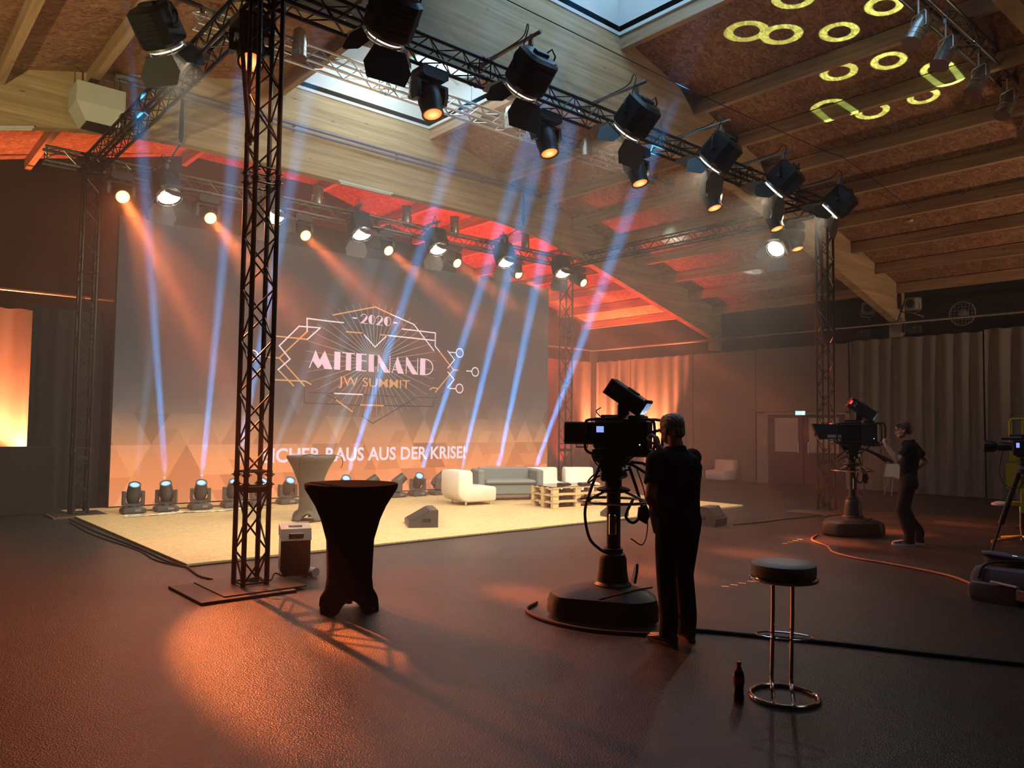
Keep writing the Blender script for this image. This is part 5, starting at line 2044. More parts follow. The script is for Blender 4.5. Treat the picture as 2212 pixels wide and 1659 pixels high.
# ================================================================== PORTABLE AIR CONDITIONER
M['ac_grey'] = mat('pale_grey_plastic', (0.50, 0.46, 0.43), 0.45)
M['ac_black'] = mat('glossy_black_panel', (0.008, 0.007, 0.007), 0.3, spec=0.3)
ac = thing('air_conditioner', 'black portable air cooler with pale grey top behind the nearest tower', 'air conditioner', (0.60, 0.28, 0), cam_frame(0.6, 0.28) + 0.12)
AS = 1.0
mb = MB()
mb.box((0, 0, 0.245), (0.31, 0.27, 0.40), 0.03)
mb.box((0, 0, 0.035), (0.29, 0.25, 0.03), 0.008)
mb.build('body', M['ac_black'], ac)
mb = MB()
mb.prism([(-0.15, 0.40), (-0.115, 0.52), (0.10, 0.555), (0.14, 0.52), (0.14, 0.43), (-0.05, 0.43)], -0.158, 0.158, 'x')
mb.build('top_cover', M['ac_grey'], ac, smooth=False)
mb = MB()
mb.box((0, -0.138, 0.452), (0.15, 0.02, 0.05), 0.005)
mb.box((0, -0.02, 0.538), (0.14, 0.06, 0.012), 0.004)
mb.build('control_panel', M['ac_black'], ac)
mb = MB()
for k in range(9):
    mb.box((0, -0.137, 0.12 + k * 0.022), (0.22, 0.008, 0.006))
mb.build('front_grille', M['black'], ac)
for sx in (-1, 1):
    for s2 in (-1, 1):
        MB().cyl((sx * 0.11 - 0.012, s2 * 0.09, 0.018), (sx * 0.11 + 0.012, s2 * 0.09, 0.018), 0.018, n=12).build('caster', M['rubber'], ac)
mb = MB()
mb.tube([(0.10 + 0.012 * k, 0.02 - 0.02 * k, 0.052) for k in range(10)], [0.045 + 0.006 * (k % 2) for k in range(10)], 12)
mb.build('air_hose', M['ac_grey'], ac)
mb = MB()
mb.tube(smooth_path([(0.41, 0.16, 0.045), (0.28, 0.05, 0.10), (0.22, 0.0, 0.05), (0.14, 0.03, 0.06), (0.05, 0.06, 0.055), (0.0, 0.0, 0.06), (0.06, -0.05, 0.065), (0.12, 0.02, 0.08), (0.03, 0.08, 0.07), (-0.04, 0.02, 0.06), (0.04, -0.03, 0.08)]), 0.008, 6)
tag(mb.build('power_cable', M['rubber']), 'tangled black cable inside the foot of the nearest tower', 'cable')

# ================================================================== FLOOR CABLES, TAPE
def floor_cable(pts, r, label, m='rubber'):
    mb = MB()
    mb.tube(smooth_path([(x, y, r * 0.98) for x, y in pts], 7), r, 8)
    return tag(mb.build('floor_cable', M[m]), label, 'cable')


M['cable_tan'] = mat('worn_orange_brown_cable', (0.16, 0.075, 0.045), 0.6)
floor_cable([(1.78, -2.30), (1.52, -2.45), (1.40, -2.78), (1.44, -3.20), (1.66, -3.56), (1.92, -3.78), (2.117, -3.79), (2.39, -4.23), (2.66, -4.70), (2.93, -5.27), (3.21, -5.81), (3.7, -6.8)], 0.016, 'thick black cable looping round the near pedestal and off to the right')
floor_cable([(8.35, -1.62), (7.75, -1.85), (7.35, -2.28), (6.906, -2.60), (6.689, -3.0), (6.617, -3.44), (6.519, -3.85), (6.35, -4.25), (5.98, -4.62)], 0.014, 'brown cable from the far pedestal to the open bag', 'cable_tan')
floor_cable([(8.34, -0.13), (8.99, -0.22), (9.90, -0.24), (10.9, -0.33), (11.35, -0.25)], 0.012, 'dark cable from the floor speaker to the right hand tower')
floor_cable([(-0.24, 6.9), (-0.25, 5.0), (-0.19, 3.15), (-0.20, 2.0), (-0.15, 1.45), (-0.21, 0.87), (-0.17, 0.56)], 0.011, 'black cable along the left edge of the stage floor')
floor_cable([(-0.32, 6.5), (-0.36, 4.8), (-0.24, 3.0), (-0.28, 2.1), (-0.165, 1.47)], 0.009, 'second thinner black cable left of the stage floor')
floor_cable([(-0.1, 1.462), (1.5, 1.463), (3.2, 1.475), (4.6, 1.47), (5.3, 1.44), (5.6, 1.476), (7.5, 1.462), (9.6, 1.475)], 0.009, 'black cable along the front edge of the stage floor')
mb = MB()
mb.tube(smooth_path([(1.0, 7.25, 0.05), (1.12, 7.22, 0.045), (1.6, 7.2, 0.045), (2.2, 7.18, 0.05), (2.75, 7.14, 0.045), (3.4, 7.18, 0.045), (4.6, 7.2, 0.045), (6.4, 7.2, 0.045), (8.0, 7.2, 0.045)]), 0.011, 6)
tag(mb.build('stage_cable', M['rubber']), 'black cable running behind the row of floor lamps', 'cable')
M['tape'] = mat('yellow_floor_tape', (0.62, 0.40, 0.12), 0.6)
for k, (x, y) in enumerate(((3.88, -2.93), (4.02, -2.945), (4.17, -2.95), (4.33, -2.955), (7.17, -1.745), (7.36, -1.72), (7.55, -1.695), (7.74, -1.66))):
    a = cam_frame(x, y)
    o = MB().box((0, 0, 0.001), (0.075, 0.045, 0.002)).build('tape_mark', M['tape'], smooth=False)
    o.location, o.rotation_euler = (x, y, 0), (0, 0, a)
    near = k < 4
    tag(o, 'yellow tape dash %s, %s of four from the left' % ('between near operator and bar stool' if near else 'before the far pedestal', ('first', 'second', 'third', 'fourth')[k % 4]), 'floor tape',
        'tape dashes near the bar stool' if near else 'tape dashes near the far pedestal')

# ================================================================== BAG, CAMCORDER ON TRIPOD, YELLOW STAND
M['bag'] = mat('blue_grey_bag_cloth', (0.085, 0.088, 0.12), 0.85, bump=0.2, bscale=90)
M['bag_in'] = mat('black_bag_lining', (0.012, 0.012, 0.014), 0.9)
M['tag_pink'] = mat('pale_bag_label', (0.55, 0.33, 0.25), 0.6)
BX, BY = 5.62, -5.18
bg = thing('equipment_bag', 'open blue grey equipment bag on the floor at the right edge', 'bag', (BX, BY, 0), cam_frame(BX, BY) - 0.25)


def soft_box(c, s, rr, n=8, seed=0, top_open=False):
    """cushion-like box: superellipse rings with a little sag"""
    r = random.Random(seed)
    rings = []
    for i in range(n + 1):
        z = i / n
        k = 1 - 0.10 * abs(2 * z - 1) ** 3
        row = []
        for j in range(32):
            a = 2 * PI * j / 32
            ce, se = math.cos(a), math.sin(a)
            e = 0.35
            x = math.copysign(abs(ce) ** e, ce) * s[0] / 2 * k
            y = math.copysign(abs(se) ** e, se) * s[1] / 2 * k
            w = 1 + r.gauss(0, 0.008)
            row.append((c[0] + x * w, c[1] + y * w, c[2] + z * s[2] + r.gauss(0, 0.003) * (0 < i)))
        rings.append(row)
    return rings


mb = MB()
mb.loft(soft_box((0, 0, 0.004), (0.92, 0.46, 0.30), 0.05, seed=2))
mb.build('body', M['bag'], bg, angle=60)
mb = MB()
mb.loft(soft_box((0.02, -0.02, 0.285), (0.80, 0.34, 0.02), 0.05, seed=3))
mb.build('lining', M['bag_in'], bg, angle=60)
mb = MB()
N = 14
fl_ = []
for i in range(N + 1):
    u = i / N
    fl_.append([(-0.44 + 0.9 * u, 0.22 - 0.02 * math.sin(u * 5), 0.29), (-0.45 + 0.92 * u, 0.26 + 0.02 * math.sin(u * 7), 0.36 + 0.015 * math.sin(u * 9)), (-0.43 + 0.9 * u, 0.13, 0.41 + 0.012 * math.sin(u * 11)),
                (-0.40 + 0.86 * u, 0.02 + 0.02 * math.sin(u * 8), 0.40 - 0.02 * u)])
vs2 = [p for row in fl_ for p in row]
mb.add(vs2, [(i * 4 + j, (i + 1) * 4 + j, (i + 1) * 4 + j + 1, i * 4 + j + 1) for i in range(N) for j in range(3)])
lo_ = mb.build('lid', M['bag'], bg, angle=70)
sm = lo_.modifiers.new('thick', 'SOLIDIFY')
sm.thickness = 0.018
mb = MB()
mb.loft(soft_box((-0.20, -0.28, 0.004), (0.46, 0.13, 0.17), 0.05, seed=6))
mb.build('front_pocket', M['bag'], bg, angle=60)
mb = MB()
mb.loft(soft_box((0.18, -0.275, 0.02), (0.24, 0.10, 0.20), 0.05, seed=7))
mb.build('side_pocket', M['bag_in'], bg, angle=60)
MB().box((0.02, -0.335, 0.11), (0.09, 0.012, 0.10), 0.004).build('label', M['tag_pink'], bg, rot=(0, 0.1, 0))
MB().box((-0.17, -0.30, 0.205), (0.22, 0.06, 0.012), 0.004).build('paper', M['tag_pink'], bg, rot=(0.1, 0.12, 0.1))
mb = MB()
mb.tube(smooth_path([(-0.36, -0.24, 0.20), (-0.30, -0.20, 0.34), (-0.1, -0.10, 0.385), (0.15, -0.06, 0.385), (0.34, -0.10, 0.34), (0.36, -0.22, 0.2)]), 0.012, 6)
mb.build('carry_strap', M['bag_in'], bg)
mb = MB()
for x in (-0.1, 0.3):
    mb.box((x, 0.0, 0.425 if x < 0 else 0.405), (0.05, 0.02, 0.012), 0.003)
mb.build('buckle', M['chrome'], bg)

TX, TY = 8.05, -4.50
tp = thing('tripod', 'black tripod at the right edge behind the open bag', 'tripod', (TX, TY, 0), cam_frame(TX, TY))
for k, a in enumerate((PI * 0.98, PI * 0.98 + 2 * PI / 3, PI * 0.98 + 4 * PI / 3)):
    c_, s_ = math.cos(a), math.sin(a)
    mb = MB()
    mb.tube([(0.05 * c_, 0.05 * s_, 1.16), (0.26 * c_, 0.26 * s_, 0.48)], [0.030, 0.034], 10)
    mb.tube([(0.255 * c_, 0.255 * s_, 0.50), (0.40 * c_, 0.40 * s_, 0.012)], 0.014, 8)
    mb.lathe([(0.02, 0.0), (0.024, 0.008), (0.02, 0.022)], 10, (0.402 * c_, 0.402 * s_, 0))
    mb.build('leg', M['black'], tp)
mb = MB()
mb.lathe([(0.05, 1.12), (0.085, 1.14), (0.085, 1.18), (0.06, 1.20), (0.05, 1.23), (0.07, 1.24), (0.07, 1.30)], 20)
mb.box((0, 0, 1.315), (0.09, 0.2, 0.03), 0.006)
mb.build('fluid_head', M['black'], tp)
cc = thing('camcorder', 'black camcorder with long lens on the tripod at the right edge', 'video camera', (TX, TY, 1.33), cam_frame(TX, TY) + R(90))
mb = MB()
mb.box((0, -0.05, 0.12), (0.14, 0.34, 0.20), 0.015)
mb.box((0, -0.08, 0.235), (0.06, 0.26, 0.03), 0.008)
mb.box((0, -0.02, 0.012), (0.10, 0.2, 0.022), 0.004)
mb.build('body', M['cam_black'], cc)
mb = MB()
mb.M = Matrix.Rotation(-PI / 2, 4, 'X') @ Matrix.Translation((0, -0.13, 0))
mb.lathe([(0.055, 0.10), (0.05, 0.16), (0.058, 0.20), (0.058, 0.27), (0.05, 0.28), (0.072, 0.32), (0.078, 0.42), (0.07, 0.425), (0.06, 0.40)], 24)
mb.build('lens', M['cam_black'], cc)
mb = MB()
mb.M = Matrix.Rotation(-PI / 2, 4, 'X') @ Matrix.Translation((-0.04, -0.235, 0))
mb.lathe([(0.028, 0.02), (0.03, 0.12), (0.022, 0.125), (0.022, 0.22), (0.018, 0.235)], 16)
mb.build('microphone', M['head'], cc)
MB().box((0.0, 0.0, 0.27), (0.05, 0.30, 0.04), 0.012).build('top_handle', M['cam_black'], cc)
MB().box((-0.0715, 0.06, 0.15), (0.004, 0.035, 0.06)).build('side_display', M['scr_blue'], cc, smooth=False)
mb = MB()
mb.tube(smooth_path([(-0.03, 0.22, 0.07), (-0.04, 0.24, -0.02), (-0.05, 0.26, -0.2), (-0.05, 0.22, -0.33), (-0.04, 0.10, -0.40), (-0.02, 0.0, -0.30)]), 0.005, 6)
mb.build('lens_cable', M['rubber'], cc)

M['yellow'] = mat('yellow_machine_paint', (0.50, 0.33, 0.015), 0.45)
YX, YY = 10.12, -3.86
ys = thing('lifting_stand', 'yellow lifting stand with chrome column behind the camcorder', 'lifting stand', (YX, YY, 0), cam_frame(YX, YY))
mb = MB()
mb.tube([(-0.10, 0, 1.50), (-0.10, 0, 1.80), (-0.07, 0, 1.835), (0.20, 0, 1.835), (0.23, 0, 1.80), (0.23, 0, 1.50)], 0.022, 8)
mb.cyl((0.06, 0, 1.835), (0.06, 0, 1.52), 0.018, n=8)
mb.build('top_hoop', M['yellow'], ys)
mb = MB()
mb.prism([(-0.12, 1.20), (0.30, 1.24), (0.30, 1.36), (0.20, 1.46), (-0.11, 1.50)], -0.02, 0.02, 'y')
mb.prism([(-0.17, 0.80), (-0.02, 0.76), (0.06, 1.02), (0.30, 1.02), (0.30, 1.16), (-0.10, 1.18), (-0.17, 1.16)], -0.03, 0.03, 'y')
mb.box((0.07, 0.03, 1.15), (0.16, 0.05, 0.8), 0.01)
mb.build('winch_plate', M['yellow'], ys)
mb = MB()
for x, z in ((-0.03, 1.40), (0.15, 1.38), (0.0, 0.98), (0.18, 1.08)):
    mb.cyl((x, -0.045, z), (x, -0.02, z), 0.03, n=12)
mb.build('bolt', M['black'], ys)
mb = MB()
mb.box((-0.06, 0, 0.575), (0.17, 0.10, 0.07), 0.008)
mb.box((0.07, 0, 0.62), (0.12, 0.12, 0.36), 0.01)
mb.build('lower_bracket', M['yellow'], ys)
MB().lathe([(0.10, 0.53), (0.125, 0.545), (0.12, 0.57), (0.05, 0.60)], 24, (-0.24, 0.0, 0)).build('grey_pad', M['ac_grey'], ys)
mb = MB()
mb.cyl((0.02, 0, 0.20), (0.02, 0, 0.55), 0.03, n=14)
mb.cyl((0.02, 0, 0.04), (0.02, 0, 0.25), 0.02, n=12)
mb.cyl((-0.06, 0, 0.225), (0.10, 0, 0.225), 0.012, n=8)
mb.build('column', M['chrome'], ys)
for k in range(4):
    a = k * PI / 2 + 0.6
    MB().tube([(0.02, 0, 0.10), (0.02 + 0.42 * math.cos(a), 0.42 * math.sin(a), 0.03), (0.02 + 0.46 * math.cos(a), 0.46 * math.sin(a), 0.02)], 0.02, 8).build('outrigger_leg', M['yellow'], ys)

# ================================================================== BLACK RISER, HEATER, HOISTS, PIPES, WALL LAMPS
tag(MB().box((-3.3, 8.17, 0.585), (6.05, 0.36, 1.17), 0.01).build('draped_riser', M['molton']), 'black draped barrier at the left edge before the orange curtain', 'barrier')
M['heater'] = mat('white_heater_casing', (0.62, 0.62, 0.56), 0.5, var=0.03, scale=2)
ht = thing('heater_unit', 'white hanging air heater at the top left beside the side truss', 'heater', (-0.22, 6.25, 6.45))
mb = MB()
mb.box((0, 0, 0.42), (0.72, 0.6, 0.34), 0.008)
mb.build('casing', M['heater'], ht)
mb = MB()
mb.loft([[(-0.20, -0.2, 0.0), (0.30, -0.2, 0.0), (0.30, 0.28, 0.0), (-0.20, 0.28, 0.0)], [(-0.35, -0.29, 0.25), (0.35, -0.29, 0.25), (0.35, 0.29, 0.25), (-0.35, 0.29, 0.25)]])
mb.build('outlet_hood', M['heater'], ht, smooth=False)
mb = MB()
mb.box((0.05, 0.04, -0.004), (0.46, 0.44, 0.008))
mb.build('outlet_opening', M['black'], ht, smooth=False)
mb = MB()
for x in (-0.3, 0.3):
    mb.cyl((x, 0.2, 0.58), (x, 0.2, 1.45), 0.012, n=6)
    mb.cyl((x, 0.2, 1.20), (x, 0.47, 1.30), 0.012, n=6)
mb.box((0.36, 0.05, 0.72), (0.05, 0.05, 0.3), 0.01)
mb.build('hanger', M['steel'], ht)


def hoist(x, zt, label, zlo=6.30):
    t = thing('chain_hoist', label, 'chain hoist', (x, D, zlo))
    y0 = 6.62 - D
    mb = MB()
    mb.tube([(0, y0, zt - zlo), (0, y0, 6.62 - zlo), (0.0, -0.10, 0.14)], 0.016, 6)
    mb.build('chain', M['steel'], t)
    mb = MB()
    mb.loft([[(0.035 * k * math.cos(a), y0 + 0.0 + 0.03 * k * math.sin(a) - 0.03, z) for a in [2 * PI * q / 10 for q in range(10)]] for z, k in ((6.64 - zlo, 0.6), (6.75 - zlo, 1.2), (7.1 - zlo, 1.0), (zt - zlo, 0.5))])
    mb.build('strap', M['molton'], t)
    mb = MB()
    mb.box((0, -0.12, 0.05), (0.22, 0.16, 0.34), 0.03)
    mb.build('motor', M['black'], t)
    bgm = MB()
    bgm.lathe([(0.06, -0.32), (0.10, -0.28), (0.11, -0.05), (0.09, 0.0)], 14, (0.02, -0.22, 0.0))
    bgm.build('chain_bag', M['molton'], t)


hoist(1.22, 7.65, 'black chain hoist hanging at the left of the back truss')
hoist(9.47, 7.45, 'black chain hoist hanging at the right of the back truss')
M['pipe'] = mat('violet_blue_pipe', (0.17, 0.16, 0.26), 0.4)
for k, z in enumerate((7.56, 7.46)):
    mb = MB()
    mb.cyl((0.1, 6.60, z), (11.6, 6.60, z), 0.03, n=10)
    for x in (1.0, 3.4, 5.8, 8.2, 10.6):
        mb.box((x, 6.655, z), (0.03, 0.09, 0.03))
    tag(mb.build('pipe', M['pipe']), ('upper' if k == 0 else 'lower') + ' violet pipe of the pair along the yellow timber beam', 'pipe', 'pipes on the timber beam')
wr = []
for x, z in ((1.5, 6.66), (2.5, 6.63), (4.06, 6.625), (5.6, 6.62), (7.02, 6.63), (10.1, 6.70), (11.1, 6.73), (14.0, 6.37)):
    wr.append((x, -0.9, z))
mb = MB()
mb.tube(smooth_path(wr, 5), 0.007, 5)
tag(mb.build('hanging_wire', M['rubber']), 'thin black wire strung below the roof before the grey beam', 'wire')
M['tube_off'] = mat('white_strip_light_cover', (0.62, 0.60, 0.56), 0.4)
for x0, x1, z0_, w_ in ((4.40, 5.70, 6.66, 'under the middle of the yellow timber beam'), (-2.6, -1.02, 6.02, 'at the left edge under the yellow timber beam')):
    zz0, zz1 = beam_bottom(x0), beam_bottom(x1)
    t = thing('strip_light', 'unlit white strip light ' + w_, 'strip light', ((x0 + x1) / 2, 6.67, (zz0 + zz1) / 2 - 0.04), 0)
    t.rotation_euler = (0, -math.atan2(zz1 - zz0, x1 - x0), 0)
    L = math.hypot(x1 - x0, zz1 - zz0)
    MB().box((0, 0, 0.02), (L, 0.06, 0.04), 0.004).build('fitting', M['heater'], t)
    MB().cyl((-L / 2 + 0.04, -0.005, -0.014), (L / 2 - 0.04, -0.005, -0.014), 0.02, n=12).build('lamp_tube', M['tube_off'], t)
for k, (y, w_) in enumerate(((1.775, 'left of the grey beam end'), (0.62, 'right of the grey beam end'))):
    t = thing('floodlight', 'square floodlight with round lens on the right wall, ' + w_, 'floodlight', (17.80, y, 4.93), R(20 if k == 0 else -15))
    MB().box((0, 0, 0), (0.26, 0.34, 0.32), 0.03).build('housing', M['frame_grey'], t)
    mb = MB()
    mb.cyl((-0.128, 0, 0), (-0.138, 0, 0), 0.12, n=24)
    mb.build('lens', M['black'], t)
    mb = MB()
    mb.tube([(0.0, -0.18, 0), (0.0, -0.19, -0.2), (0.0, 0.0, -0.24), (0.0, 0.19, -0.2), (0.0, 0.18, 0)], 0.012, 6)
    mb.cyl((0, 0, -0.24), (0.39, 0.0, -0.30), 0.016, n=6)
    mb.build('bracket', M['frame_grey'], t)
for y, w_ in ((1.95, 'left of the beam end'), (0.60, 'right of the beam end')):
    t = thing('wall_loudspeaker', 'small black loudspeaker under the curtain tube, ' + w_, 'loudspeaker', (17.86, y, 4.27))
    MB().box((0, 0, 0), (0.2, 0.34, 0.22), 0.02).build('cabinet', M['black'], t)
    MB().box((0.2, 0, 0.0), (0.22, 0.05, 0.05)).build('bracket', M['steel'], t)
    MB().box((-0.102, 0.0, 0.03), (0.004, 0.05, 0.02)).build('badge', M['white_mark'], t)
gd = thing('wire_guard', 'round wire guard on the dark wall above the right curtain', 'wire guard', (18.12, -0.45, 4.60))
mb = MB()
mb.tube([(-0.05, 0.30 * math.cos(a), 0.30 * math.sin(a)) for a in [2 * PI * k / 32 for k in range(32)]], 0.012, 6, closed=True)
for k in range(-3, 4):
    h_ = math.sqrt(0.09 - (k * 0.08) ** 2)
    mb.tube([(-0.05, k * 0.08, -h_), (-0.10, k * 0.08, 0), (-0.05, k * 0.08, h_)], 0.004, 5)
    mb.tube([(-0.05, -h_, k * 0.08), (-0.10, 0, k * 0.08), (-0.05, h_, k * 0.08)], 0.004, 5)
for a in (0.8, 2.4, 4.0, 5.5):
    mb.cyl((-0.05, 0.3 * math.cos(a), 0.3 * math.sin(a)), (0.08, 0.3 * math.cos(a), 0.3 * math.sin(a)), 0.008, n=6)
mb.build('cage', M['frame_grey'], gd)
MB().lathe([(0.10, 0.0), (0.12, 0.03), (0.08, 0.07), (0.02, 0.09)], 20).build('lamp', M['frame_grey'], gd, (0.06, 0, 0), (0, -PI / 2, 0))
for y, x, w_ in ((0.99, 18.1, 'grey'), (6.69, 18.1, 'yellow')):
    t = MB().box((18.0, y + 0.12, 4.35), (0.24, 0.34, 0.5), 0.01).build('beam_bracket', M['frame_grey'])
    tag(t, 'steel wall bracket carrying the end of the %s timber beam' % w_, 'bracket')
sd = MB().lathe([(0.06, 0.0), (0.06, 0.03), (0.045, 0.05)][::1], 20).build('smoke_detector', M['heater'])
sd.location = (14.6, -0.6, roof_z(14.6) - 0.012)
sd.rotation_euler = (PI, R(-14.7), 0)
tag(sd, 'small white smoke detector on the right roof slope', 'smoke detector')

# ================================================================== PEOPLE
def ell(mb, c, r, rot=(0, 0, 0), n=16):
    """closed ellipsoid"""
    keep = mb.M
    m = Matrix.Translation(c) @ Euler(rot).to_matrix().to_4x4() @ Matrix.Diagonal((r[0], r[1], r[2], 1))
    mb.M = m if keep is None else keep @ m
    h = n // 2
    mb.lathe([(max(0.02, math.sin(PI * k / h)), -math.cos(PI * k / h)) for k in range(h + 1)], n)
    mb.M = keep
    return mb


def limb(mb, pts, radii, n=14, sq=1.0):
    """tapered rounded limb along points, ball ends"""
    p = smooth_path(pts, 5)
    m = len(p)
    rr = []
    for i in range(m):
        t = i / (m - 1) * (len(radii) - 1)
        k = min(int(t), len(radii) - 2)
        f = t - k
        rr.append(radii[k] * (1 - f) + radii[k + 1] * f)
    mb.tube(p, rr, n)
    for q, r in ((p[0], rr[0]), (p[-1], rr[-1])):
        ell(mb, q, (r, r, r), n=12)


def fuse(mb, name, m, parent, voxel=0.007, smooth=4, fac=0.5):
    """one continuous closed surface from the overlapping shapes"""
    me = bpy.data.meshes.new(name)
    me.from_pydata(mb.v, [], mb.f)
    o = bpy.data.objects.new(name, me)
    COL.objects.link(o)
    r = o.modifiers.new('fuse', 'REMESH')
    r.mode = 'VOXEL'
    r.voxel_size = voxel
    r.use_smooth_shade = True
    s = o.modifiers.new('soft', 'SMOOTH')
    s.factor = fac
    s.iterations = smooth
    dg = bpy.context.evaluated_depsgraph_get()
    dg.update()
    new = bpy.data.meshes.new_from_object(o.evaluated_get(dg))
    new.name = name
    o.modifiers.clear()
    o.data = new
    bpy.data.meshes.remove(me)
    new.materials.clear()
    new.materials.append(m)
    new.polygons.foreach_set('use_smooth', [True] * len(new.polygons))
    o.parent = parent
    return o


def hand(mb, wrist, d, palm, curl, thumb_side, spread=0.0):
    """palm and five fingers. d: direction of the fingers, palm: direction the palm faces, thumb_side: +1/-1 along d x palm"""
    w = Vector(wrist)
    d = Vector(d).normalized()
    pn = Vector(palm)
    pn = (pn - d * pn.dot(d)).normalized()
    s = d.cross(pn).normalized() * thumb_side          # towards the thumb
    keep = mb.M
    rot = Matrix((s, d, pn)).transposed().to_4x4()
    base = Matrix.Translation(w) @ rot
    mb.M = base if keep is None else keep @ base
    # local: x towards thumb, y along fingers, z palm side
    ell(mb, (0, 0.045, 0), (0.040, 0.055, 0.016), n=16)
    ell(mb, (0.0, 0.075, 0.002), (0.041, 0.022, 0.013), n=14)
    ell(mb, (0.022, 0.03, 0.008), (0.018, 0.03, 0.014), n=12)
    for i, (x, L, r) in enumerate(((0.031, 0.072, 0.0086), (0.010, 0.080, 0.0088), (-0.012, 0.075, 0.0084), (-0.033, 0.060, 0.0075))):
        a = 0.0
        p = Vector((x, 0.082 - 0.006 * abs(i - 1.2), 0.0))
        pts = [p]
        c = curl * (1 + 0.10 * i)
        for seg, k in ((0.45, 0.55), (0.32, 0.95), (0.23, 0.7)):
            a += c * k
            p = p + Vector(((x * 0.25 + spread * x) * seg, math.cos(a) * L * seg, math.sin(a) * L * seg))
            pts.append(p)
        limb(mb, pts, (r, r * 0.95, r * 0.85, r * 0.75), 10)
    tp_ = [Vector((0.030, 0.018, 0.008)), Vector((0.052, 0.045, 0.020)), Vector((0.054, 0.072, 0.034 + 0.010 * curl)), Vector((0.046, 0.090, 0.042 + 0.018 * curl))]
    limb(mb, tp_, (0.0125, 0.0105, 0.0095, 0.008), 10)
    mb.M = keep


def head_shapes(mb, c, rot, jaw=1.0, old=False):
    keep = mb.M
    m = Matrix.Translation(c) @ Euler(rot).to_matrix().to_4x4()
    mb.M = m if keep is None else keep @ m
    # local: +Y face, z up, origin between the ears
    ell(mb, (0, -0.012, 0.030), (0.076, 0.096, 0.088), n=24)
    ell(mb, (0, 0.020, -0.030), (0.064, 0.070, 0.075), n=20)
    ell(mb, (0, 0.052, -0.075), (0.042 * jaw, 0.040, 0.036), n=16)
    ell(mb, (0, 0.068, -0.090), (0.022, 0.020, 0.018), n=12)
    for sg in (-1, 1):
        ell(mb, (sg * 0.038, 0.026, -0.062), (0.028, 0.046, 0.032), n=14)
        ell(mb, (sg * 0.036, 0.052, -0.025), (0.026, 0.026, 0.024), n=12)
        ell(mb, (sg * 0.032, 0.074, 0.022), (0.028, 0.016, 0.010), (0, 0, -sg * 0.35), n=12)
        ell(mb, (sg * 0.076, -0.012, -0.012), (0.009, 0.020, 0.032), (0.25, 0, sg * 0.25), n=12)
        ell(mb, (sg * 0.030, 0.068, 0.000), (0.014, 0.014, 0.012), n=10)
    mb.tube([(0, 0.082, 0.012), (0, 0.096, -0.012), (0, 0.108, -0.034)], [0.009, 0.011, 0.013], 10)
    ell(mb, (0, 0.104, -0.036), (0.015, 0.014, 0.011), n=12)
    for sg in (-1, 1):
        ell(mb, (sg * 0.012, 0.096, -0.039), (0.009, 0.011, 0.008), n=10)
    ell(mb, (0, 0.086, -0.062), (0.022, 0.010, 0.006), n=12)
    ell(mb, (0, 0.084, -0.071), (0.019, 0.010, 0.006), n=12)
    ell(mb, (0, 0.074, 0.050), (0.052, 0.022, 0.034), n=14)
    mb.M = keep


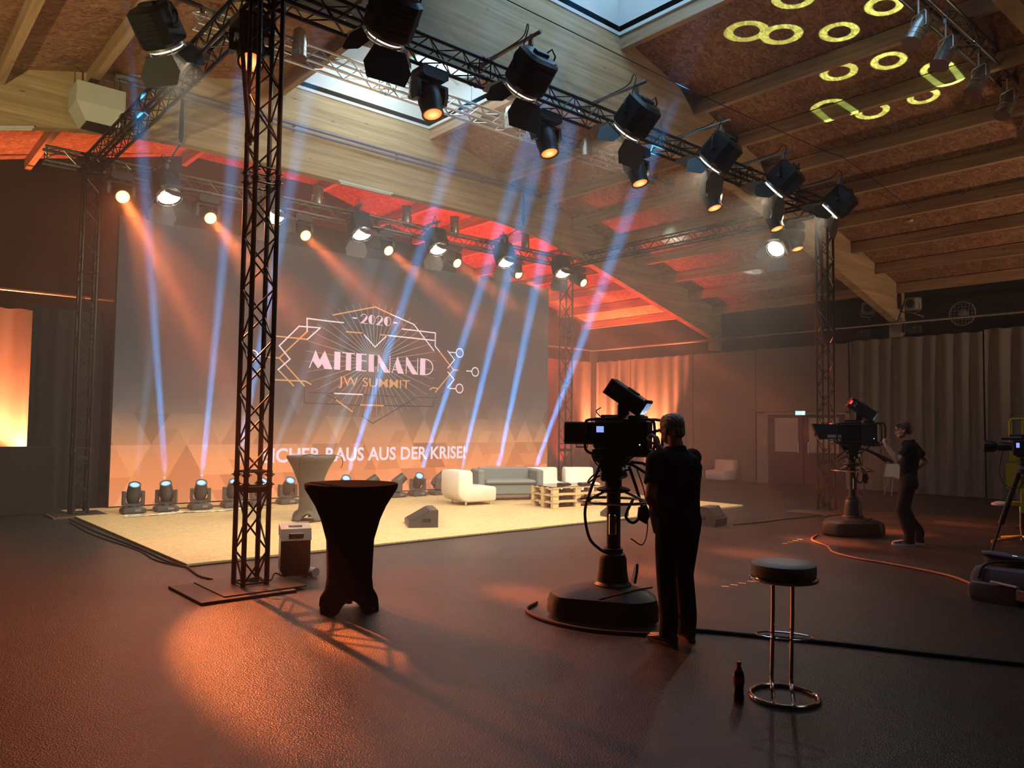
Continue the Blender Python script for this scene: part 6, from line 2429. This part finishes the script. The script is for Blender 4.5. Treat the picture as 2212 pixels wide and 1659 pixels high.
def person(label, loc, rz, J, mats, extra):
    t = thing('person', label, 'person', loc, rz)
    skin, shirt, trous, hairm, shoe = mats
    k = J['girth']
    b = MB()
    head_shapes(b, J['head'], J['head_rot'], 1.0)
    nk = Vector(J['neck'])
    limb(b, [nk + Vector((0, -0.01, -0.05)), nk + Vector((0, 0.0, 0.03)), Vector(J['head']) + Vector((0, -0.02, -0.05))], (0.066, 0.058, 0.056))
    ch = Vector(J['chest'])
    pv = Vector(J['pelvis'])
    limb(b, [pv, (pv + ch) / 2, ch, nk + Vector((0, 0, -0.06))], (0.12, 0.11, 0.115, 0.06))
    for s in ('L', 'R'):
        sh, el, wr = (Vector(J[a + s]) for a in ('sh', 'el', 'wr'))
        limb(b, [ch.lerp(sh, 0.5), sh, sh.lerp(el, 0.5), el], (0.07, 0.056, 0.050, 0.041))
        limb(b, [el, el.lerp(wr, 0.35), wr], (0.043, 0.046, 0.029))
        hd = J['hand' + s]
        hand(b, wr, hd[0], hd[1], hd[2], hd[3])
        hp, kn, an, to = (Vector(J[a + s]) for a in ('hp', 'kn', 'an', 'to'))
        limb(b, [hp, hp.lerp(kn, 0.5), kn], (0.085, 0.07, 0.05))
        limb(b, [kn, kn.lerp(an, 0.4), an], (0.05, 0.05, 0.036))
        limb(b, [an + Vector((0, 0, -0.02)), an.lerp(to, 0.5) + Vector((0, 0, -0.015)), to], (0.036, 0.034, 0.026))
    fuse(b, 'body', skin, t, 0.0055, 3)
    # shirt
    s_ = MB()
    def torso(rows):
        rings = []
        for (c, rx, ry, rot) in rows:
            row = []
            for q in range(28):
                a = 2 * PI * q / 28
                x = math.copysign(abs(math.cos(a)) ** 0.85, math.cos(a)) * rx
                y = math.copysign(abs(math.sin(a)) ** 0.85, math.sin(a)) * ry
                row.append(Vector(c) + Matrix.Rotation(rot, 3, 'Z') @ Vector((x, y, 0)))
            rings.append(row)
        s_.loft(rings)
    torso(J['shirt'])
    for s in ('L', 'R'):
        sh, el = Vector(J['sh' + s]), Vector(J['el' + s])
        e = sh.lerp(el, J.get('sleeve', 0.72))
        limb(s_, [ch.lerp(sh, 0.35) + Vector((0, 0, 0.01)), sh + Vector((0, 0, 0.002)), sh.lerp(el, 0.35)], (0.085, 0.076, 0.072))
        s_.tube([sh.lerp(el, 0.25), sh.lerp(el, 0.5), e], [0.072, 0.069, 0.070], 16)
    so_ = fuse(s_, 'shirt', shirt, t, 0.009, 5)
    t.scale = (J.get('size', 1.0),) * 3
    cl = MB()
    ring = []
    for q in range(24):
        a = 2 * PI * q / 24
        ring.append(a)
    rr = [[nk + Vector((0.077 * math.cos(a) * f, 0.079 * math.sin(a) * f - 0.004, z + 0.018 * -math.sin(a))) for a in ring] for f, z in ((1.2, -0.06), (1.10, -0.025), (1.0, -0.002), (0.95, -0.008), (0.98, -0.03), (1.0, -0.07))]
    cl.loft(rr)
    cl.build('collar', shirt, so_, angle=60)
    # trousers
    tr = MB()
    keep, s_ = s_, tr
    rings = []
    for (c, rx, ry) in J['waist']:
        rings.append([Vector(c) + Vector((rx * math.cos(2 * PI * q / 24), ry * math.sin(2 * PI * q / 24), 0)) for q in range(24)])
    tr.loft(rings)
    for s in ('L', 'R'):
        hp, kn, an = (Vector(J[a + s]) for a in ('hp', 'kn', 'an'))
        f = J.get('leg', 1.0)
        limb(tr, [hp + Vector((0, -0.01, 0.03)), hp.lerp(kn, 0.5), kn], (0.108 * f, 0.094 * f, 0.074 * f))
        tr.tube(smooth_path([kn + Vector((0, 0, 0.03)), kn.lerp(an, 0.4) + Vector((0, -0.012, 0)), an + Vector((0, -0.004, 0.10)), an + Vector((0, 0.006, 0.02)), an + Vector((0, 0.01, -0.028))], 4), [0.076 * f + (0.070 - 0.076) * f * i / 16 for i in range(17)], 16)
    fuse(tr, 'trousers', trous, t, 0.009, 5)
    # shoes
    for s in ('L', 'R'):
        an, to = Vector(J['an' + s]), Vector(J['to' + s])
        d = (to - an)
        d.z = 0
        d.normalize()
        ang = math.atan2(-d.x, d.y)
        sh = MB()
        M0 = Matrix.Translation((an.x, an.y, 0)) @ Matrix.Rotation(ang, 4, 'Z')
        sh.M = M0
        sh.M = M0
        rings = []
        for (y, w, z0, z1) in ((-0.075, 0.026, 0.02, 0.075), (-0.06, 0.038, 0.02, 0.095), (0.0, 0.043, 0.02, 0.10), (0.05, 0.044, 0.02, 0.092), (0.10, 0.047, 0.02, 0.072), (0.15, 0.049, 0.02, 0.056), (0.19, 0.042, 0.02, 0.048), (0.212, 0.026, 0.02, 0.038)):
            zc_ = (z0 + z1) / 2
            rings.append([(w * math.copysign(abs(math.cos(a)) ** 0.8, math.cos(a)), y, zc_ + (z1 - z0) / 2 * math.copysign(abs(math.sin(a)) ** 0.8, math.sin(a))) for a in [2 * PI * q / 18 for q in range(18)]])
        sh.loft(rings)
        so2 = sh.build('shoe', shoe[0], t, angle=60)
        sl = MB()
        sl.M = M0
        foot_o = [(0.030, -0.075), (0.043, -0.03), (0.045, 0.05), (0.051, 0.13), (0.046, 0.19), (0.026, 0.218), (0.0, 0.224), (-0.026, 0.218), (-0.046, 0.19), (-0.051, 0.13), (-0.045, 0.05), (-0.043, -0.03), (-0.030, -0.075), (0, -0.086)]
        sl.prism(foot_o, 0.0, 0.026, 'z')
        sl.build('sole', shoe[1], so2, angle=40)
        if extra.get('stripes'):
            stp = MB()
            stp.M = M0
            for q in range(3):
                y0 = 0.045 + q * 0.028
                for sg in (-1, 1):
                    stp.prism([(y0 - 0.028, 0.030), (y0 - 0.016, 0.030), (y0 + 0.012, 0.080 - q * 0.006), (y0, 0.080 - q * 0.006)], sg * 0.0425, sg * 0.0490, 'x')
            stp.build('stripes', M['shoe_white'], so2, smooth=False)
    # hair: a shell over the scalp
    hm_ = MB()
    base = Matrix.Translation(J['head']) @ Euler(J['head_rot']).to_matrix().to_4x4()
    hm_.M = base
    for (c, r) in extra['hair']:
        ell(hm_, c, r, n=22)
    hair = fuse(hm_, 'hair', hairm, t, 0.007, 2)
    # cut the hair away from the face
    v0 = base.inverted()
    bmh = bmesh.new()
    bmh.from_mesh(hair.data)
    kill = [v for v in bmh.verts if extra['face'](v0 @ v.co)]
    bmesh.ops.delete(bmh, geom=kill, context='VERTS')
    rr_ = random.Random(5)
    for v in bmh.verts:
        q = v0 @ v.co
        n_ = v.normal
        v.co += n_ * (0.0022 * math.sin(q.x * 260 + q.z * 90) + 0.0020 * math.sin(q.y * 210 - q.x * 120) + rr_.uniform(-0.0008, 0.0008))
    bmh.to_mesh(hair.data)
    bmh.free()
    ey = MB()
    ey.M = base
    for sg in (-1, 1):
        ell(ey, (sg * 0.031, 0.0755, 0.001), (0.011, 0.009, 0.0075), n=12)
    ey.build('eyes', M['eye'], t)
    eb = MB()
    eb.M = base
    for sg in (-1, 1):
        eb.tube([(sg * 0.014, 0.090, 0.022), (sg * 0.032, 0.088, 0.028), (sg * 0.050, 0.074, 0.022)], [0.004, 0.005, 0.003], 6)
    eb.build('eyebrows', hairm, t)
    return t, so_


def skin_mat(name, c):
    m = mat(name, c, 0.55, var=0.08, scale=20)
    b = m.node_tree.nodes['Principled BSDF']
    b.inputs['Subsurface Weight'].default_value = 0.05
    return m


M['skin_a'] = skin_mat('tanned_skin', (0.36, 0.19, 0.13))
M['skin_b'] = skin_mat('fair_skin', (0.50, 0.28, 0.20))
M['polo'] = mat('black_polo_cloth', (0.012, 0.012, 0.014), 0.85, bump=0.1, bscale=120, spec=0.12)
M['trousers'] = mat('black_trouser_cloth', (0.013, 0.012, 0.012), 0.85, bump=0.1, bscale=90, spec=0.12)
M['trousers_b'] = mat('charcoal_trouser_cloth', (0.022, 0.019, 0.018), 0.85, bump=0.1, bscale=90, spec=0.12)
M['hair_grey'] = mat('silver_grey_hair', (0.46, 0.44, 0.42), 0.6, bump=0.5, bscale=160)
M['hair_brown'] = mat('short_brown_hair', (0.10, 0.048, 0.022), 0.6, bump=0.5, bscale=160)
M['shoe_dark'] = mat('dark_shoe_leather', (0.03, 0.022, 0.018), 0.5)
M['shoe_sole'] = mat('brown_shoe_sole', (0.10, 0.06, 0.045), 0.7)
M['shoe_white'] = mat('white_shoe_rubber', (0.62, 0.60, 0.57), 0.6)
M['eye'] = mat('dark_eye', (0.05, 0.035, 0.03), 0.2)

# ---------- near operator: faces the stage (+Y), left hand on the hip, right hand raised to the camera
JA = dict(girth=1.1, size=0.983, head=(0.02, 0.075, 1.665), head_rot=(R(-8), 0, R(6)), neck=(0.01, 0.015, 1.525), chest=(0, -0.02, 1.33), pelvis=(0, -0.03, 0.98),
          shL=(-0.195, -0.01, 1.435), elL=(-0.325, -0.10, 1.145), wrL=(-0.245, -0.03, 1.075), handL=((0.95, 0.10, -0.30), (0.25, 0.9, 0.3), 0.55, -1),
          shR=(0.195, 0.03, 1.44), elR=(0.22, 0.25, 1.31), wrR=(0.09, 0.34, 1.52), handR=((-0.10, 0.25, 0.95), (-0.3, 0.9, -0.2), 0.9, 1),
          hpL=(-0.095, -0.03, 0.93), knL=(-0.10, -0.005, 0.50), anL=(-0.115, -0.06, 0.085), toL=(-0.135, 0.12, 0.035),
          hpR=(0.095, -0.03, 0.93), knR=(0.10, 0.02, 0.50), anR=(0.11, -0.01, 0.085), toR=(0.14, 0.17, 0.035),
          shirt=[((0, -0.015, 0.845), 0.188, 0.150, 0), ((0, -0.01, 0.90), 0.195, 0.165, 0), ((0, 0.015, 1.02), 0.200, 0.178, 0), ((0, 0.015, 1.13), 0.200, 0.172, 0), ((0, -0.005, 1.26), 0.205, 0.150, 0),
                 ((0, -0.02, 1.37), 0.215, 0.140, 0), ((0, -0.02, 1.44), 0.19, 0.115, 0), ((0, 0.0, 1.49), 0.11, 0.085, 0), ((0, 0.01, 1.53), 0.072, 0.072, 0)],
          waist=[((0, -0.02, 0.80), 0.17, 0.125), ((0, -0.025, 0.88), 0.182, 0.140), ((0, -0.015, 0.99), 0.182, 0.145), ((0, -0.01, 1.06), 0.17, 0.135)], leg=1.0, sleeve=0.66)
pa, shirt_a = person('grey-haired person in black polo and trousers, standing behind the near studio camera', (1.785, -3.875, 0), R(-14), JA,
                     (M['skin_a'], M['polo'], M['trousers'], M['hair_grey'], (M['shoe_dark'], M['shoe_sole'])),
                     {'hair': [((0, -0.018, 0.036), (0.084, 0.106, 0.094)), ((0, -0.062, -0.020), (0.070, 0.054, 0.066)), ((0, 0.02, 0.075), (0.070, 0.072, 0.055))],
                      'face': lambda q: q.y > 0.070 - 0.15 * max(0, -q.z + 0.02) and q.z < 0.072 or (q.z < 0.022 and q.y > 0.004) or q.z < -0.075 or (q.z < -0.02 and q.y > -0.03)})
gls = MB()
gls.M = Matrix.Translation(JA['head']) @ Euler(JA['head_rot']).to_matrix().to_4x4()
for sg in (-1, 1):
    gls.tube([(sg * 0.034 + 0.022 * math.cos(a), 0.106, 0.002 + 0.017 * math.sin(a)) for a in [2 * PI * k / 20 for k in range(20)]], 0.0022, 6, closed=True)
    gls.tube([(sg * 0.056, 0.105, 0.006), (sg * 0.082, 0.085, 0.008), (sg * 0.087, 0.0, 0.006), (sg * 0.085, -0.025, -0.010)], 0.0025, 6)
gls.tube([(-0.012, 0.106, 0.004), (0, 0.109, 0.007), (0.012, 0.106, 0.004)], 0.0022, 6)
gls.build('spectacles', M['steel'], pa)
# lettering on the back of the shirt
from mathutils.bvhtree import BVHTree
bv = BVHTree.FromPolygons([v.co[:] for v in shirt_a.data.vertices], [tuple(p.vertices) for p in shirt_a.data.polygons])


def on_back(x, z):
    h = bv.ray_cast(Vector((x, -1.0, z)), Vector((0, 1, 0)))
    return (x, (h[0].y if h[0] is not None else -0.15) - 0.004, z)


M['shirt_print'] = mat('faded_grey_print', (0.11, 0.11, 0.11), 0.8)
v, f, w = text_mesh('Tufn Film', 0.015)
pr_ = MB()
TZ0, THt = 1.275, 0.052
sc_ = 0.225 / w
pr_.add([on_back(-0.035 + p[0] * sc_, TZ0 + p[1] * THt) for p in v], f)


def back_strip(x0, x1, z0, z1):
    n_ = 10
    for i in range(n_):
        if abs(x1 - x0) >= abs(z1 - z0):
            a, b = x0 + (x1 - x0) * i / n_, x0 + (x1 - x0) * (i + 1) / n_
            pr_.quad(on_back(a, z0), on_back(b, z0), on_back(b, z1), on_back(a, z1))
        else:
            a, b = z0 + (z1 - z0) * i / n_, z0 + (z1 - z0) * (i + 1) / n_
            pr_.quad(on_back(x0, a), on_back(x1, a), on_back(x1, b), on_back(x0, b))


back_strip(-0.062, 0.055, 1.352, 1.359)
back_strip(-0.062, -0.055, 1.235, 1.355)
back_strip(0.070, 0.185, 1.242, 1.249)
pr_.build('shirt_lettering', M['shirt_print'], shirt_a, smooth=False)

# ---------- far operator: in profile, left hand raised to the camera, right hand on the hip, knees a little bent
JB = dict(girth=0.95, head=(0.0, 0.055, 1.645), head_rot=(R(-8), 0, 0), neck=(0, -0.005, 1.505), chest=(0, -0.045, 1.31), pelvis=(0, -0.01, 0.97),
          shL=(-0.18, -0.03, 1.42), elL=(-0.24, 0.115, 1.205), wrL=(-0.19, 0.27, 1.42), handL=((0.15, 0.45, 0.85), (0.55, -0.75, 0.25), 1.15, 1),
          shR=(0.18, -0.06, 1.42), elR=(0.31, -0.24, 1.20), wrR=(0.20, -0.07, 1.06), handR=((-0.6, 0.75, -0.25), (-0.8, -0.4, 0.2), 0.5, 1),
          hpL=(-0.09, -0.01, 0.92), knL=(-0.11, 0.10, 0.50), anL=(-0.11, 0.00, 0.085), toL=(-0.13, 0.19, 0.035),
          hpR=(0.09, -0.01, 0.92), knR=(0.10, 0.06, 0.50), anR=(0.12, -0.12, 0.085), toR=(0.16, 0.06, 0.035),
          shirt=[((0, -0.005, 0.90), 0.158, 0.112, 0), ((0, -0.005, 0.95), 0.160, 0.118, 0), ((0, -0.01, 1.06), 0.156, 0.116, 0), ((0, -0.025, 1.18), 0.165, 0.120, 0), ((0, -0.045, 1.30), 0.182, 0.122, 0),
                 ((0, -0.045, 1.38), 0.188, 0.112, 0), ((0, -0.04, 1.43), 0.165, 0.095, 0), ((0, -0.02, 1.475), 0.10, 0.078, 0), ((0, -0.008, 1.51), 0.068, 0.068, 0)],
          waist=[((0, -0.005, 0.80), 0.155, 0.112), ((0, -0.01, 0.87), 0.166, 0.125), ((0, -0.005, 0.96), 0.160, 0.115), ((0, -0.005, 1.02), 0.150, 0.108)], leg=1.0, sleeve=0.66)
pb, shirt_b = person('young brown-haired person in dark clothes at the far studio camera, one hand raised', (8.56, -2.90, 0), R(21), JB,
                     (M['skin_b'], M['polo'], M['trousers_b'], M['hair_brown'], (M['shoe_dark'], M['shoe_white'])),
                     {'stripes': True, 'hair': [((0, -0.016, 0.040), (0.082, 0.103, 0.092)), ((0, -0.062, -0.012), (0.066, 0.050, 0.060)), ((0, 0.035, 0.088), (0.062, 0.070, 0.040))],
                      'face': lambda q: q.y > 0.078 and q.z < 0.074 or (q.z < 0.030 and q.y > 0.012) or q.z < -0.062 or (q.z < -0.005 and q.y > -0.03)})
v, f, w = text_mesh('Tufn Film', 0.015)
bv = BVHTree.FromPolygons([v_.co[:] for v_ in shirt_b.data.vertices], [tuple(p.vertices) for p in shirt_b.data.polygons])
pr_ = MB()
pr_.add([on_back(-0.10 + p[0] * 0.20 / w, 1.30 + p[1] * 0.045) for p in v], f)
back_strip(-0.12, -0.02, 1.365, 1.371)
back_strip(-0.12, -0.114, 1.27, 1.368)
back_strip(0.0, 0.10, 1.27, 1.276)
pr_.build('shirt_lettering', M['shirt_print'], shirt_b, smooth=False)

# ================================================================== theatrical haze: thin in the whole hall, denser over the stage
def haze(name, label, density, lo, hi):
    hm = bpy.data.materials.new(name)
    hm.use_nodes = True
    hm.node_tree.nodes.remove(hm.node_tree.nodes['Principled BSDF'])
    vsn = hm.node_tree.nodes.new('ShaderNodeVolumeScatter')
    vsn.inputs['Color'].default_value = (1, 1, 1, 1)
    vsn.inputs['Density'].default_value = density
    vsn.inputs['Anisotropy'].default_value = 0.35
    hm.node_tree.links.new(vsn.outputs[0], hm.node_tree.nodes['Material Output'].inputs['Volume'])
    c = [(a + b) / 2 for a, b in zip(lo, hi)]
    s = [b - a for a, b in zip(lo, hi)]
    hz = MB().box(c, s).build(name, hm, smooth=False)
    tag(hz, label, 'haze', None, 'stuff')


haze('hall_haze', 'thin theatre haze filling the whole hall', HAZE_HALL, (XL - 1.5, YF - 1.5, -1.0), (XR + 1.5, YB + 1.5, 11.0))
haze('stage_haze', 'denser haze hanging over the lit stage', HAZE_STAGE, (XL - 1.2, -1.3, -0.8), (XR + 1.2, YB + 1.2, 6.5))
